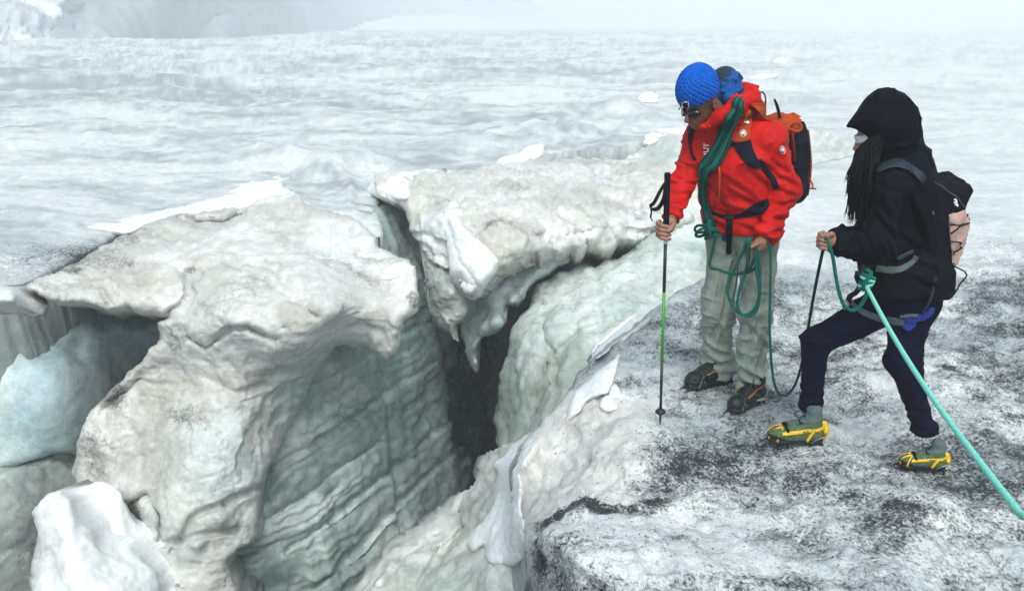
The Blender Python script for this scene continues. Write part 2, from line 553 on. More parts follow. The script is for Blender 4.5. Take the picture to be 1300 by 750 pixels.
FLOW = [([(-40, 150), (120, 163), (300, 182), (420, 228)], 8, 0.16), ([(200, 112), (450, 150), (620, 168), (760, 182)], 7, 0.18), ([(540, 132), (700, 120), (800, 146), (860, 160)], 6, 0.22),
        ([(400, 218), (520, 196), (640, 186), (720, 166), (800, 138)], 8, 0.20), ([(440, 255), (446, 236), (428, 214), (370, 204)], 8, 0.14), ([(0, 215), (160, 200), (330, 204), (470, 200)], 9, 0.10), ([(620, 178), (700, 150), (740, 138)], 6, 0.16),
        ([(760, 190), (790, 165), (830, 150)], 7, 0.2), ([(0, 96), (300, 104), (600, 92)], 5, 0.25), ([(1000, 130), (1200, 150), (1340, 140)], 6, 0.14), ([(1040, 230), (1180, 250), (1340, 240)], 9, 0.08), ([(0, 262), (70, 276), (130, 300)], 8, 0.08)]
def ground_disp(P, X, Y, D):
    near = 1 - sstep(6.0, 9.5, P[:, 1])
    far = 1 - near
    keep = np.ones(len(P))
    for f in FEET:
        r2 = ((P[:, :2] - f[:2]) ** 2).sum(1)
        keep *= 1 - 0.92 * np.exp(-r2 / 0.05)
    x, y = P[:, 0], P[:, 1]
    a = 0.075 * fbm(x * 1.7, y * 1.7, P[:, 2] * 1.7, 3, 11) + 0.038 * fbm(x * 5, y * 5, P[:, 2] * 5, 4, 12)
    a = a + 0.020 * (ridged(x * 9 + 0.5 * y, y * 7, P[:, 2] * 8, 3, 13) * 2 - 1) + 0.007 * fbm(x * 28, y * 24, P[:, 2] * 20, 3, 14)
    b = 0.12 * fbm(x * 0.30, y * 0.42, 0 * x, 3, 21) + 0.045 * (ridged(x * 0.55, y * 1.1, 0 * x, 4, 22) * 2 - 1) + 0.022 * fbm(x * 2.4, y * 3.4, 0 * x, 3, 23) * sstep(40, 12, y) + 0.012 * (ridged(x * 3.5, y * 6, 0 * x, 3, 24) * 2 - 1) * sstep(24, 9, y)
    b = b * np.clip(P[:, 1] / 16, 0.6, 2.2)
    for k, (line, w, h) in enumerate(FLOW):
        dd, _, _ = seg_dist(line, X + 10 * fbm(X / 60, Y / 30, 0 * X, 3, 28), Y + 8 * fbm(X / 70, Y / 25, 0 * X, 3, 29), closed=False)
        b = b + 0.6 * h * np.exp(-(dd / w) ** 2)
    b = b + 0.10 * (ridged(x * 0.8, y * 0.9, 0 * x, 3, 27) - 0.5) * np.exp(-(((X - 740) / 150) ** 2 + ((Y - 165) / 32) ** 2)) * 2.5
    rim = np.clip(D / 25, 0.35, 1)
    return (a * near * keep + b * far) * rim

CLIFF = [(664, 760), (660, 700), (650, 600), (671, 550), (721, 490), (760, 500), (790, 500), (850, 490), (915, 495), (885, 560), (862, 620), (845, 637), (800, 640), (741, 634), (700, 648), (680, 665), (674, 690), (672, 720), (666, 760)]
EDGE = [(866, 602), (845, 632), (800, 645), (741, 634), (704, 648), (681, 664), (676, 690), (684, 712), (672, 738), (668, 760)]
SHADE = [(770, 505), (742, 560), (722, 600)]
def ground_color(P, X, Y, D, disp, N):
    x, y = P[:, 0], P[:, 1]
    near = 1 - sstep(5.5, 8.5, y)
    n = fbm(x * 1.6, y * 1.6, 0 * x, 5, 31) * 1.4 + 0.5
    n = np.clip(n, 0, 1)[:, None]
    cn = np.array([0.78, 0.795, 0.80]) * n + np.array([0.46, 0.50, 0.515]) * (1 - n)
    # far surface: streaks of grey ice between snowy white
    st = fbm(x * 0.35, y * 1.3, 0 * x, 5, 33, 0.6)
    st2 = fbm(x * 1.4, y * 4.2, 0 * x, 4, 35, 0.6)
    big = fbm(x * 0.10, y * 0.16, 0 * x, 3, 36)
    st3 = fbm(x * 3.0, y * 10, 0 * x, 3, 37, 0.6)
    s = np.clip(0.42 + 0.85 * st + 0.65 * st2 + 0.5 * st3 + 0.6 * big, 0, 1)[:, None]
    right = sstep(600, 1200, X)[:, None]
    s = s * (1 - 0.5 * right)  # streaks paled towards the right, painting thicker fog into the colour
    cf = np.array([0.76, 0.77, 0.775]) * (1 - s) + np.array([0.36, 0.40, 0.41]) * s
    # left bank: brownish-grey bare ice close to the crack
    bank = (sstep(12, 8.5, y) * sstep(420, 250, X))[:, None]
    cf = cf * (1 - 0.25 * bank) + np.array([0.55, 0.57, 0.58]) * 0.25 * bank
    c = cn * near[:, None] + cf * (1 - near[:, None])
    gn = 0.58 + 0.22 * fbm(x * 1.5 + 0.3 * y, y * 2.2, 0 * x, 5, 41, 0.65) + 0.36 * fbm(x * 6, y * 8, 0 * x, 4, 44, 0.6)
    for bx, by, rx, ry, am in ((850, 575, 110, 45, 0.08), (930, 605, 150, 36, 0.14), (870, 400, 30, 30, 0.08), (790, 440, 40, 30, -0.12), (700, 725, 30, 40, 0.1), (900, 715, 300, 22, -0.22), (830, 665, 150, 22, -0.25),
                               (1000, 745, 330, 14, 0.07), (810, 470, 60, 40, -0.12), (855, 430, 30, 40, 0.04), (760, 520, 50, 30, 0.0), (1260, 390, 120, 40, 0.2), (1250, 590, 70, 60, 0.15),
                               (905, 500, 60, 12, 0.12), (1100, 640, 120, 30, 0.1), (980, 500, 60, 20, 0.15), (850, 545, 60, 15, -0.1), (1080, 545, 60, 30, -0.05)):
        rr = ((X - bx) / rx) ** 2 + ((Y - by) / ry) ** 2
        gn = gn + am * np.exp(-rr)
    gf = 0.02 + 0.22 * np.clip(fbm(x * 0.3, y * 1.6, 0 * x, 5, 47, 0.65) - 0.12, 0, 1) * 2
    pud = sstep(0.28, 0.5, fbm(x * 0.7, y * 3.2, 0 * x, 3, 48)) * np.exp(-(((X - 90) / 130) ** 2 + ((Y - 172) / 26) ** 2)) * 0.45
    gf = gf + pud + 0.55 * np.exp(-(((X - 60) / 90) ** 2 + ((Y - 335) / 28) ** 2)) + 0.4 * np.exp(-(((X - 130) / 60) ** 2 + ((Y - 318) / 16) ** 2))
    gf = gf + 0.35 * sstep(0.1, 0.5, fbm(x * 0.6, y * 2.4, 0 * x, 4, 49)) * sstep(1050, 1250, X) * sstep(14, 8, y)
    g = gn * near + gf * (1 - near)
    # the beige face that falls into the crevasse
    ins = inside(CLIFF, X, Y)
    dd, _, _ = seg_dist(CLIFF, X, Y)
    m = np.where(ins, sstep(0, 9, dd), 0)
    wob = fbm(x * 5, y * 5, P[:, 2] * 5, 4, 55)
    face = sstep(790, 760, X + 0.9 * (Y - 560) + 40 * wob) * 0 + m
    lines = vn(x * 30 + 12 * y, y * 6, P[:, 2] * 3, 57)[:, None]
    cb = np.array((0.80, 0.775, 0.735)) * (0.9 + 0.16 * lines)
    cb = cb * (1 - 0.5 * np.clip(wob, 0, 1))[:, None]
    rt = sstep(860, 760, X + 30 * wob)
    face = face * rt
    c = c * (1 - face[:, None]) + cb * face[:, None]
    g = g * (1 - face * 0.75) + face * 0.04
    de, _, _ = seg_dist(EDGE, X, Y, closed=False)
    k = np.exp(-(de / (6 + 5 * wob)) ** 2) * sstep(-0.35, 0.2, wob) * sstep(960, 880, X)
    g = g + 0.42 * k
    ds_, _, _ = seg_dist(SHADE, X, Y, closed=False)
    return np.concatenate([np.clip(c, 0, 0.85), np.clip(g, 0, 1)[:, None]], 1)

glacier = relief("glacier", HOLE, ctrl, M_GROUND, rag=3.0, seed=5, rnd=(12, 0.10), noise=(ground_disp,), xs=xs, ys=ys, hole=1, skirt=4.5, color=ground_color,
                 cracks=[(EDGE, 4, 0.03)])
tag(glacier, kind='structure', label='gritty white glacier surface broken by the open crevasse')

# ---- left: overhanging dirty block and the column that carries it
A_OUT = [(33, 366), (60, 350), (110, 325), (150, 303), (183, 287), (228, 271), (303, 264), (340, 252), (378, 247), (391, 262), (449, 275), (478, 298), (481, 314),
         (519, 329), (530, 341), (530, 387), (511, 408), (505, 437), (490, 460), (470, 445), (428, 441), (410, 464), (393, 492), (377, 524), (364, 548), (352, 572),
         (343, 588), (334, 606), (334, 622), (330, 650), (328, 683), (300, 699), (292, 720), (306, 760), (320, 800),
         (215, 800), (200, 720), (180, 695), (133, 688), (104, 656), (97, 629), (92, 592), (96, 558), (108, 529), (141, 496), (183, 450), (204, 430), (198, 408),
         (215, 401), (175, 396), (137, 395), (116, 387), (75, 386), (54, 377)]
A_CT = [(33, 368, 6.2), (90, 385, 6.25), (60, 355, 6.6), (150, 392, 6.35), (215, 398, 6.4), (245, 408, 6.35), (375, 255, 8.4), (300, 268, 8.2), (230, 285, 7.9), (183, 292, 7.7), (440, 300, 7.7), (480, 305, 7.6),
        (525, 340, 6.95), (530, 385, 6.65), (492, 455, 6.55), (400, 438, 6.25), (300, 405, 6.05), (230, 330, 7.05), (480, 285, 7.65), (380, 330, 7.1), (150, 350, 6.8), (420, 400, 6.2), (340, 380, 6.35),
        (425, 452, 6.9), (392, 495, 6.9), (362, 548, 6.75), (385, 470, 6.65), (330, 520, 6.3), (280, 440, 6.3), (200, 470, 6.55), (350, 465, 6.35), (250, 540, 6.12), (120, 540, 6.45), (335, 560, 6.3), (328, 650, 5.95), (200, 640, 5.75), (280, 740, 5.5), (150, 690, 5.85), (250, 640, 5.65), (100, 610, 6.3)]
A_CR = [([(243, 428), (262, 441), (275, 430), (292, 417), (312, 415), (335, 425), (352, 430)], 4, 0.12), ([(215, 395), (232, 385), (241, 372), (236, 350), (226, 342)], 4, 0.08),
        ([(228, 275), (250, 284), (285, 284), (305, 272)], 6, 0.35), ([(255, 310), (300, 325), (345, 345), (390, 385)], 6, 0.07), ([(285, 330), (330, 352), (370, 380), (402, 402)], 4, 0.05),
        ([(150, 690), (150, 665), (165, 640), (185, 628)], 5, 0.15), ([(190, 630), (203, 655), (204, 690)], 4, 0.12), ([(210, 690), (250, 680), (300, 672)], 4, 0.08), ([(130, 520), (160, 500), (180, 478)], 8, 0.12),
        ([(220, 700), (245, 655), (285, 640), (330, 620)], 4, 0.07), ([(340, 490), (300, 500), (262, 480)], 5, 0.05)]
A_BU = [(245, 347, 9, -0.20), (260, 425, 26, 0.10), (355, 400, 45, 0.06), (175, 665, 18, -0.12), (295, 575, 40, 0.08), (250, 690, 16, 0.1), (280, 660, 14, 0.1), (230, 590, 45, 0.06), (310, 620, 18, 0.07),
        (120, 560, 20, 0.08), (430, 375, 40, 0.10), (500, 400, 25, 0.06), (270, 500, 60, 0.05), (385, 590, 1, 0), (362, 415, 2.5, -0.06), (315, 700, 14, 0.06), (150, 620, 20, 0.05), (205, 560, 20, 0.04)]
aC = tone(BEIGE2, (0.60, 0.585, 0.545), 2.2, 3, 0.13, 0.30, streak=(0.5, 0.9, -0.5, 14, 0.18),
          spots=[(110, 330, 80, 22, 0.5), (160, 300, 40, 16, 0.4), (525, 380, 12, 14, 0.5), (225, 430, 14, 22, 0.35), (170, 655, 16, 26, 0.75), (140, 500, 30, 30, 0.6), (120, 570, 30, 40, 0.3), (290, 370, 60, 24, 0.22), (240, 345, 10, 10, 0.3)],
          dirt_and_shade=[(280, 450, 75, 30, (0.72, 0.71, 0.68), 0.7), (270, 580, 80, 85, (0.66, 0.70, 0.67), 0.9), (200, 560, 40, 80, (0.52, 0.50, 0.44), 0.5), (430, 420, 60, 24, WHITE, 0.6), (430, 300, 60, 26, WHITE, 0.5),
                (250, 490, 60, 14, (0.50, 0.46, 0.38), 0.4), (200, 680, 80, 50, (0.54, 0.59, 0.56), 0.7), (400, 300, 50, 30, WHITE, 0.4), (390, 400, 45, 20, (0.46, 0.45, 0.38), 0.6), (310, 690, 30, 60, (0.55, 0.6, 0.58), 0.6), (400, 495, 65, 75, (0.70, 0.78, 0.74), 1.0), (300, 590, 50, 60, (0.68, 0.73, 0.70), 0.8), (160, 360, 60, 26, (0.55, 0.50, 0.43), 0.6)])
rough_n = (nz(0.085, 1.5, 101, 4, edge=20), nz(0.014, 4.0, 102, 4, edge=6, kind='r', sx=0.5, sy=0.8, sz=1.4), nz(0.010, 8, 104, 4, sx=0.5), nz(0.008, 24, 103, 4), nz(0.004, 60, 109, 2), terr(0.026, 1.2, 108))
block = relief("ice_block", A_OUT, A_CT, M_BLOCK, res=2.0, seed=7, rag=4.0, rnd=(13, 0.16), noise=rough_n, cracks=A_CR, bumps=A_BU, back=(-0.25, 0.9, -0.35), color=aC)
tag(block, "dirty beige overhanging ice block on a thick column at the left of the crevasse", "ice block")

# ---- small ice lip at the left frame edge
lip = relief("ice_lump", [(-60, 368), (0, 364), (18, 367), (24, 376), (20, 386), (0, 391), (-60, 396)], [(-40, 380, 5.9), (0, 378, 6.0), (20, 378, 6.05), (0, 365, 6.15), (0, 391, 6.0)], M_BLOCK, seed=9,
             rnd=(10, 0.1), noise=(nz(0.02, 8, 105),), back=(0, 0.5, -0.2), color=tone(BEIGE2, WHITE, 4, 5, 0.05))
tag(lip, "small pale ice lump poking in at the left edge above the blue hollow", "ice lump")

# ---- blue hollow left of the column
B_OUT = [(-120, 372), (30, 372), (120, 385), (230, 380), (250, 440), (200, 520), (140, 590), (92, 580), (60, 578), (20, 590), (-120, 612)]
B_CT = [(-100, 400, 6.9), (60, 395, 7.35), (150, 410, 7.9), (215, 440, 8.3), (100, 480, 6.95), (0, 560, 6.55), (85, 560, 6.8), (170, 490, 7.9), (40, 480, 6.7), (-100, 560, 6.4), (140, 540, 7.5), (0, 430, 6.85)]
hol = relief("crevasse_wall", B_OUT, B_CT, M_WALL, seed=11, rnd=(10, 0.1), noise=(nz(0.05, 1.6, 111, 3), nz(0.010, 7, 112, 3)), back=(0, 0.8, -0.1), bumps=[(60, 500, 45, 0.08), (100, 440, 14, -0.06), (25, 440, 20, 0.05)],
             color=tone((0.82, 0.92, 0.94), (0.62, 0.80, 0.84), 1.6, 13, 0.0, 0.1, dirt_and_shade=[(140, 400, 90, 22, (0.22, 0.33, 0.36), 0.85), (15, 440, 40, 30, (0.5, 0.57, 0.55), 0.5)]))  # dark teal patch paints the shade in the hollow's upper right
tag(hol, kind='structure', label='smooth bluish ice wall of the hollow left of the column')
B2_OUT = [(-120, 600), (0, 599), (50, 584), (68, 580), (110, 600), (120, 700), (110, 800), (-120, 800)]
hol2 = relief("crevasse_wall", B2_OUT, [(-100, 620, 6.1), (50, 600, 6.5), (90, 700, 6.4), (0, 760, 5.8), (80, 600, 6.7), (20, 680, 6.0)], M_WALL, seed=12, rnd=(10, 0.15), noise=(nz(0.06, 2, 113), nz(0.02, 8, 114)),
              back=(0, 0.8, -0.2), color=tone((0.50, 0.55, 0.52), (0.34, 0.38, 0.36), 2.5, 14, 0.18, 0.4))
tag(hol2, kind='structure', label='grey green lower ice wall at the left edge')

# ---- snow heap at bottom left
S_OUT = [(38, 800), (40, 720), (40, 675), (42, 653), (50, 637), (62, 622), (77, 620), (93, 629), (98, 649), (115, 668), (133, 685), (150, 690), (166, 690), (179, 701), (195, 726), (207, 752), (214, 800)]
heap = relief("snow_heap", S_OUT, [(40, 700, 5.2), (75, 625, 5.35), (130, 690, 5.2), (100, 740, 4.8), (200, 745, 5.1), (60, 780, 4.7), (160, 780, 4.7), (70, 680, 5.05)], M_SNOW, seed=15, rag=4, rnd=(16, 0.14),
              noise=(nz(0.06, 3.2, 121, 3), nz(0.014, 10, 122, 3), nz(0.004, 40, 124, 2)), back=(0, 0.6, -0.2), color=tone((0.89, 0.895, 0.90), (0.84, 0.85, 0.86), 3, 16, 0.0, 0.1, spots=[(108, 735, 12, 10, 0.3)]))
tag(heap, "bright white snow heap against the foot of the ice column at bottom left", "snow heap")

# ---- long layered wall that runs back into the dark
C_OUT = [(250, 820), (270, 600), (300, 440), (370, 400), (440, 390), (466, 310), (466, 272), (500, 262), (540, 250), (600, 250), (620, 330), (640, 400), (625, 470), (612, 620), (540, 690), (440, 820)]
C_CT = [(280, 760, 6.25), (320, 600, 6.6), (340, 500, 6.95), (400, 460, 7.3), (400, 600, 7.1), (400, 740, 6.75), (470, 500, 8.0), (500, 620, 8.0), (500, 700, 7.7), (540, 500, 9.0), (580, 480, 10.0), (590, 600, 10.0), (575, 640, 9.4),
        (480, 300, 9.3), (475, 235, 10.0), (530, 240, 10.6), (540, 330, 10.0), (560, 410, 9.9), (500, 400, 8.7), (620, 440, 12.0), (610, 300, 11.2), (600, 230, 11.8), (450, 400, 7.9)]
STR = []
for k, (x0, y0, x1, y1) in enumerate(((335, 520, 560, 400), (335, 600, 575, 445), (360, 700, 590, 520), (390, 752, 590, 560), (420, 650, 540, 570), (340, 660, 480, 560))):
    STR.append(([(x0, y0), (x0 + (x1 - x0) * 0.35, y0 + (y1 - y0) * 0.3), (x0 + (x1 - x0) * 0.7, y0 + (y1 - y0) * 0.72), (x1, y1)], 3.5, 0.06 if k != 3 else 0.1))
def flutes(P, X, Y, D):                      # shallow vertical scallops melted into the wall
    return 0.05 * fbm(P[:, 0] * 4 + P[:, 1] * 4, P[:, 2] * 0.6, 0 * X, 3, 131) + 0.008 * (ridged(P[:, 0] * 3, P[:, 1] * 3, P[:, 2] * 9, 3, 132) * 2 - 1)
def shelf(P, X, Y, D):                       # layers stand proud by turns
    w = fbm(P[:, 0] * 0.9, P[:, 1] * 0.9, P[:, 2] * 0.9, 3, 133) * 0.25
    h = (P[:, 2] + w) * 2.6
    return 0.03 * (vn(h * 1.0, 0 * h, 0 * h, 134) - 0.5) + 0.02 * (vn(h * 3.1, 0 * h + 7, 0 * h, 135) - 0.5)
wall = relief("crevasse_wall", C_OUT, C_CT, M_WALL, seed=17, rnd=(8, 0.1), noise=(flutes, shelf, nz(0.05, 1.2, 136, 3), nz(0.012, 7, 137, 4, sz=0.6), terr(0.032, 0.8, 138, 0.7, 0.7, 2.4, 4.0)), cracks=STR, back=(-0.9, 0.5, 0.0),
              bumps=[(430, 470, 20, 0.1), (470, 495, 14, 0.08), (520, 490, 14, 0.06), (450, 560, 25, 0.06), (500, 260, 12, -0.12), (515, 290, 10, -0.1), (490, 250, 8, 0.1), (510, 310, 12, 0.08)],
              color=tone((0.76, 0.86, 0.82), (0.36, 0.49, 0.45), 1.5, 18, 0.08, 0.30, stripes=(5.5, 0.75, 0.0, (0.20, 0.28, 0.26)),
                         dirt_and_shade=[(500, 280, 45, 60, (0.36, 0.43, 0.41), 0.8), (420, 480, 50, 30, (0.5, 0.54, 0.5), 0.6), (606, 540, 50, 160, (0.03, 0.055, 0.075), 1.0), (540, 620, 60, 60, (0.42, 0.52, 0.54), 0.6), (460, 500, 22, 8, WHITE, 0.7), (405, 462, 40, 26, (0.70, 0.73, 0.70), 0.8), (370, 560, 30, 50, (0.70, 0.73, 0.70), 0.6)],  # near-black patch paints the slot's shade on the wall's deep end
                         spots=[(500, 585, 20, 8, 0.5), (430, 530, 30, 12, 0.4), (520, 560, 20, 8, 0.3)]))
tag(wall, kind='structure', label='long grey green layered ice wall running back into the dark crevasse')

# ---- the far end and the bottom of the crevasse
J_OUT = [(380, 330), (700, 300), (960, 250), (960, 420), (800, 560), (720, 700), (600, 900), (380, 900)]
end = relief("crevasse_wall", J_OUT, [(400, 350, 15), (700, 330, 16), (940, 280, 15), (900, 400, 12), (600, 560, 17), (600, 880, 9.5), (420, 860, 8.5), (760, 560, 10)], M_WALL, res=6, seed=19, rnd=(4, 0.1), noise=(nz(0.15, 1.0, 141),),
             back=(0, 1.5, -1), color=tone((0.03, 0.05, 0.065), (0.02, 0.032, 0.045), 1.0, 20, 0.0, 0.0))  # near-black ice colour paints in the shade of the deep slot
tag(end, kind='structure', label='dark depth at the far end of the crevasse')

# ---- lumps hanging under the middle slab
F1_OUT = [(538, 332), (560, 338), (583, 345), (592, 380), (589, 402), (578, 412), (576, 418), (580, 430), (582, 434), (576, 432), (571, 421), (558, 414), (546, 398), (545, 372)]
f1 = relief("hanging_ice", F1_OUT, [(545, 345, 8.5), (590, 380, 8.2), (575, 410, 8.15), (550, 400, 8.4), (570, 370, 8.1)], M_WALL, res=1.8, seed=21, rag=2.2, rnd=(12, 0.14), noise=(nz(0.05, 4.5, 151), nz(0.018, 15, 152, 3, kind='r')),
            back=(-0.1, 0.5, 0.25), color=tone((0.70, 0.72, 0.68), (0.48, 0.52, 0.48), 4, 22, 0.2, 0.4))
tag(f1, "grey hanging ice lump with a thin curled tip under the middle slab", "hanging ice")
F2_OUT = [(586, 392), (584, 372), (610, 355), (640, 340), (690, 312), (727, 310), (729, 322), (722, 334), (706, 340), (692, 352), (678, 364), (668, 376), (658, 390), (645, 388), (639, 400), (641, 410), (630, 424), (613, 430), (606, 446), (608, 462), (604, 474), (597, 464), (590, 446), (587, 420)]
f2 = relief("hanging_ice", F2_OUT, [(590, 400, 8.9), (604, 470, 8.7), (635, 412, 8.5), (610, 370, 8.8), (650, 350, 8.9), (695, 330, 9.0), (725, 320, 9.1), (690, 345, 8.9), (665, 370, 8.7), (615, 420, 8.5)], M_WALL, res=1.8, seed=23, rag=2.5, rnd=(10, 0.13),
            noise=(nz(0.06, 3.2, 153, 3), nz(0.02, 9, 154, 3)), bumps=[(630, 408, 11, 0.22), (600, 395, 12, -0.15), (662, 370, 8, 0.16), (650, 380, 7, 0.15), (640, 362, 10, 0.08), (612, 415, 10, 0.12), (604, 440, 7, 0.12), (625, 380, 14, 0.05), (680, 345, 10, 0.1), (606, 462, 5, 0.06)],
            back=(0, 0.6, 0.3), color=tone((0.76, 0.83, 0.81), (0.58, 0.68, 0.66), 3, 24, 0.0, 0.15, dirt_and_shade=[(612, 385, 14, 10, (0.4, 0.42, 0.38), 0.6)]))
tag(f2, "knobbly greenish hanging ice with a long tip above the dark gap", "hanging ice")

# ---- the middle slab
E_OUT = [(476, 228), (486, 219), (523, 215), (569, 222), (639, 211), (689, 202), (731, 200), (801, 202), (847, 208), (890, 210), (940, 214), (950, 260), (930, 296), (890, 294), (862, 302), (836, 299), (812, 311), (790, 306), (772, 321), (757, 313), (745, 306), (734, 317), (724, 311), (710, 323), (698, 317), (686, 327), (674, 319),
         (660, 334), (640, 345), (623, 356), (612, 370), (600, 377), (588, 374), (580, 360), (576, 346), (560, 343), (545, 334), (530, 318), (522, 290), (514, 268), (500, 257), (482, 252)]
E_CT = [(486, 222, 10.2), (570, 224, 10.5), (690, 204, 12.2), (800, 204, 12.2), (900, 213, 11.6), (480, 250, 9.6), (515, 268, 9.2), (530, 318, 8.7), (560, 340, 8.25), (592, 372, 7.65), (640, 343, 7.8), (700, 318, 8.4), (780, 314, 9.0), (840, 302, 9.4), (890, 300, 9.7), (940, 290, 9.6),
        (600, 270, 8.7), (620, 300, 8.05), (700, 260, 9.3), (540, 255, 9.35), (800, 255, 9.9), (560, 300, 8.5), (750, 295, 8.7), (850, 285, 9.3), (660, 230, 10.6), (660, 300, 8.1), (590, 250, 9.3)]
E_CR = [([(660, 250), (690, 262), (720, 275)], 4, 0.05), ([(600, 290), (640, 292), (680, 300), (700, 312)], 4, 0.06), ([(545, 300), (570, 318), (600, 330)], 5, 0.05), ([(760, 240), (800, 262), (850, 275)], 5, 0.06), ([(720, 300), (760, 290), (830, 295), (880, 285)], 3, 0.07),
        ([(690, 225), (760, 235), (840, 240)], 4, 0.05), ([(640, 270), (655, 290), (690, 300)], 4, 0.06)]
eC = tone((0.77, 0.755, 0.715), (0.60, 0.575, 0.52), 1.8, 26, 0.10, 0.34, streak=(0.3, 1.0, -0.6, 12, 0.2), dirt_and_shade=[(560, 305, 36, 34, (0.78, 0.80, 0.80), 0.95), (590, 350, 20, 30, WHITE, 0.9), (830, 285, 70, 22, WHITE, 0.8), (700, 215, 90, 10, WHITE, 0.7), (560, 230, 50, 10, (0.72, 0.70, 0.66), 0.5), (690, 312, 40, 10, WHITE, 0.6), (740, 255, 60, 25, (0.56, 0.54, 0.5), 0.5)],
          spots=[(640, 335, 8, 6, 0.4), (620, 285, 30, 20, 0.15), (660, 280, 30, 15, 0.15)])
slab = relief("ice_slab", E_OUT, E_CT, M_BLOCK, res=2.0, seed=25, rag=4.5, rnd=(10, 0.14), noise=(nz(0.12, 1.5, 161, 4, edge=18), nz(0.045, 4.5, 162, 4, edge=8, kind='r', sx=1.4, sy=0.7), nz(0.012, 15, 163, 3), nz(0.005, 45, 165, 2), terr(0.04, 1.1, 164, 1, 0.6, 1.6)), cracks=E_CR,
              bumps=[(640, 290, 25, 0.08), (600, 330, 20, 0.06), (680, 290, 20, 0.06)], back=(0.05, 0.7, -0.35), color=eC)
tag(slab, "wide pale tilted ice slab across the crevasse with a snow tongue in front", "ice slab")

# ---- right lower slab
G_OUT = [(628, 575), (628, 535), (634, 485), (641, 430), (656, 404), (681, 371), (710, 350), (739, 334), (756, 338), (775, 328), (793, 320), (808, 302), (830, 286), (890, 272), (950, 262), (960, 330), (930, 400), (840, 450), (760, 540), (700, 600), (640, 620)]
G_CT = [(640, 440, 7.9), (634, 520, 7.6), (632, 570, 7.3), (690, 370, 8.6), (740, 338, 9.0), (800, 325, 9.0), (840, 305, 9.15), (890, 300, 9.4), (720, 450, 7.0), (700, 540, 6.4), (760, 400, 7.4), (850, 380, 7.9), (940, 340, 8.8), (680, 480, 7.0), (660, 430, 7.6), (740, 470, 6.7), (800, 360, 8.2), (700, 400, 7.8), (640, 610, 7.0)]
G_CR = [([(690, 395), (693, 430), (700, 450), (705, 490)], 4, 0.10), ([(700, 470), (715, 440), (740, 420), (790, 405)], 5, 0.09), ([(725, 345), (728, 390), (735, 430)], 5, 0.07), ([(757, 340), (758, 380), (763, 415)], 5, 0.07), ([(640, 455), (670, 452), (690, 455)], 3, 0.02), ([(778, 330), (772, 370), (785, 400)], 5, 0.06), ([(830, 315), (820, 350), (800, 390)], 6, 0.05), ([(640, 545), (645, 575)], 4, 0.05)]
def gfl(P, X, Y, D):
    return 0.06 * fbm(P[:, 0] * 3.2 - P[:, 1] * 1.0, P[:, 1] * 2.0, P[:, 2] * 0.7, 3, 171)
rslab = relief("ice_slab", G_OUT, G_CT, M_WALL, seed=27, rnd=(16, 0.25), noise=(gfl, nz(0.04, 2.2, 172), nz(0.014, 9, 173), terr(0.03, 1.0, 174, 1, 1, 0.4), nz(0.012, 4, 175, 3, kind='r', sz=0.3)), cracks=G_CR, bumps=[(745, 380, 16, 0.07), (712, 400, 14, 0.07), (770, 370, 12, 0.05)], back=(0.4, 0.8, -0.2),
               color=tone((0.72, 0.77, 0.73), (0.48, 0.56, 0.51), 1.8, 28, 0.02, 0.2, dirt_and_shade=[(660, 520, 50, 70, (0.42, 0.48, 0.43), 0.85), (720, 490, 50, 60, (0.40, 0.43, 0.38), 0.8), (740, 380, 40, 40, (0.74, 0.76, 0.74), 0.7), (840, 350, 60, 40, (0.74, 0.75, 0.73), 0.6)], spots=[(692, 386, 6, 5, 0.6), (712, 448, 8, 5, 0.3)]))
tag(rslab, "smooth greenish ice slab with melted flutes behind the trekking pole", "ice slab")

# ---- ridge of ice below, on the near side
H_OUT = [(380, 830), (425, 770), (442, 750), (480, 703), (525, 670), (545, 655), (567, 641), (580, 628), (596, 622), (606, 610), (604, 590), (620, 575), (646, 564), (671, 548), (720, 560), (710, 640), (720, 720), (740, 830)]
H_CT = [(442, 752, 4.7), (525, 672, 5.25), (606, 600, 5.45), (660, 556, 5.2), (600, 680, 4.75), (650, 660, 4.35), (660, 740, 3.9), (560, 740, 4.35), (700, 600, 4.6), (500, 790, 4.2), (480, 720, 4.75), (700, 780, 3.7)]
ridge = relief("ice_ridge", H_OUT, H_CT, M_BLOCK, seed=29, rag=3, rnd=(14, 0.2), noise=(nz(0.06, 2.8, 181, 4), nz(0.014, 7, 182, 3, kind='r'), nz(0.006, 22, 183, 3), terr(0.03, 1.8, 184)), back=(0.5, 0.2, -0.8),
               cracks=[([(585, 650), (600, 620), (604, 600)], 6, 0.12), ([(530, 745), (560, 700), (590, 670)], 5, 0.1), ([(480, 740), (520, 700), (560, 680)], 4, 0.06)], bumps=[(500, 720, 16, 0.07), (530, 690, 14, 0.07), (585, 740, 20, -0.08), (560, 660, 12, 0.06), (545, 745, 14, 0.07), (620, 735, 18, 0.07)],
               color=tone((0.70, 0.70, 0.66), (0.46, 0.48, 0.44), 3, 30, 0.12, 0.36, dirt_and_shade=[(560, 740, 60, 30, (0.46, 0.52, 0.47), 0.7), (640, 740, 40, 20, (0.55, 0.6, 0.57), 0.7)], spots=[(545, 695, 25, 12, 0.3)]))
tag(ridge, "low rough grey ice ridge at the bottom of the picture below the standing place", "ice ridge")

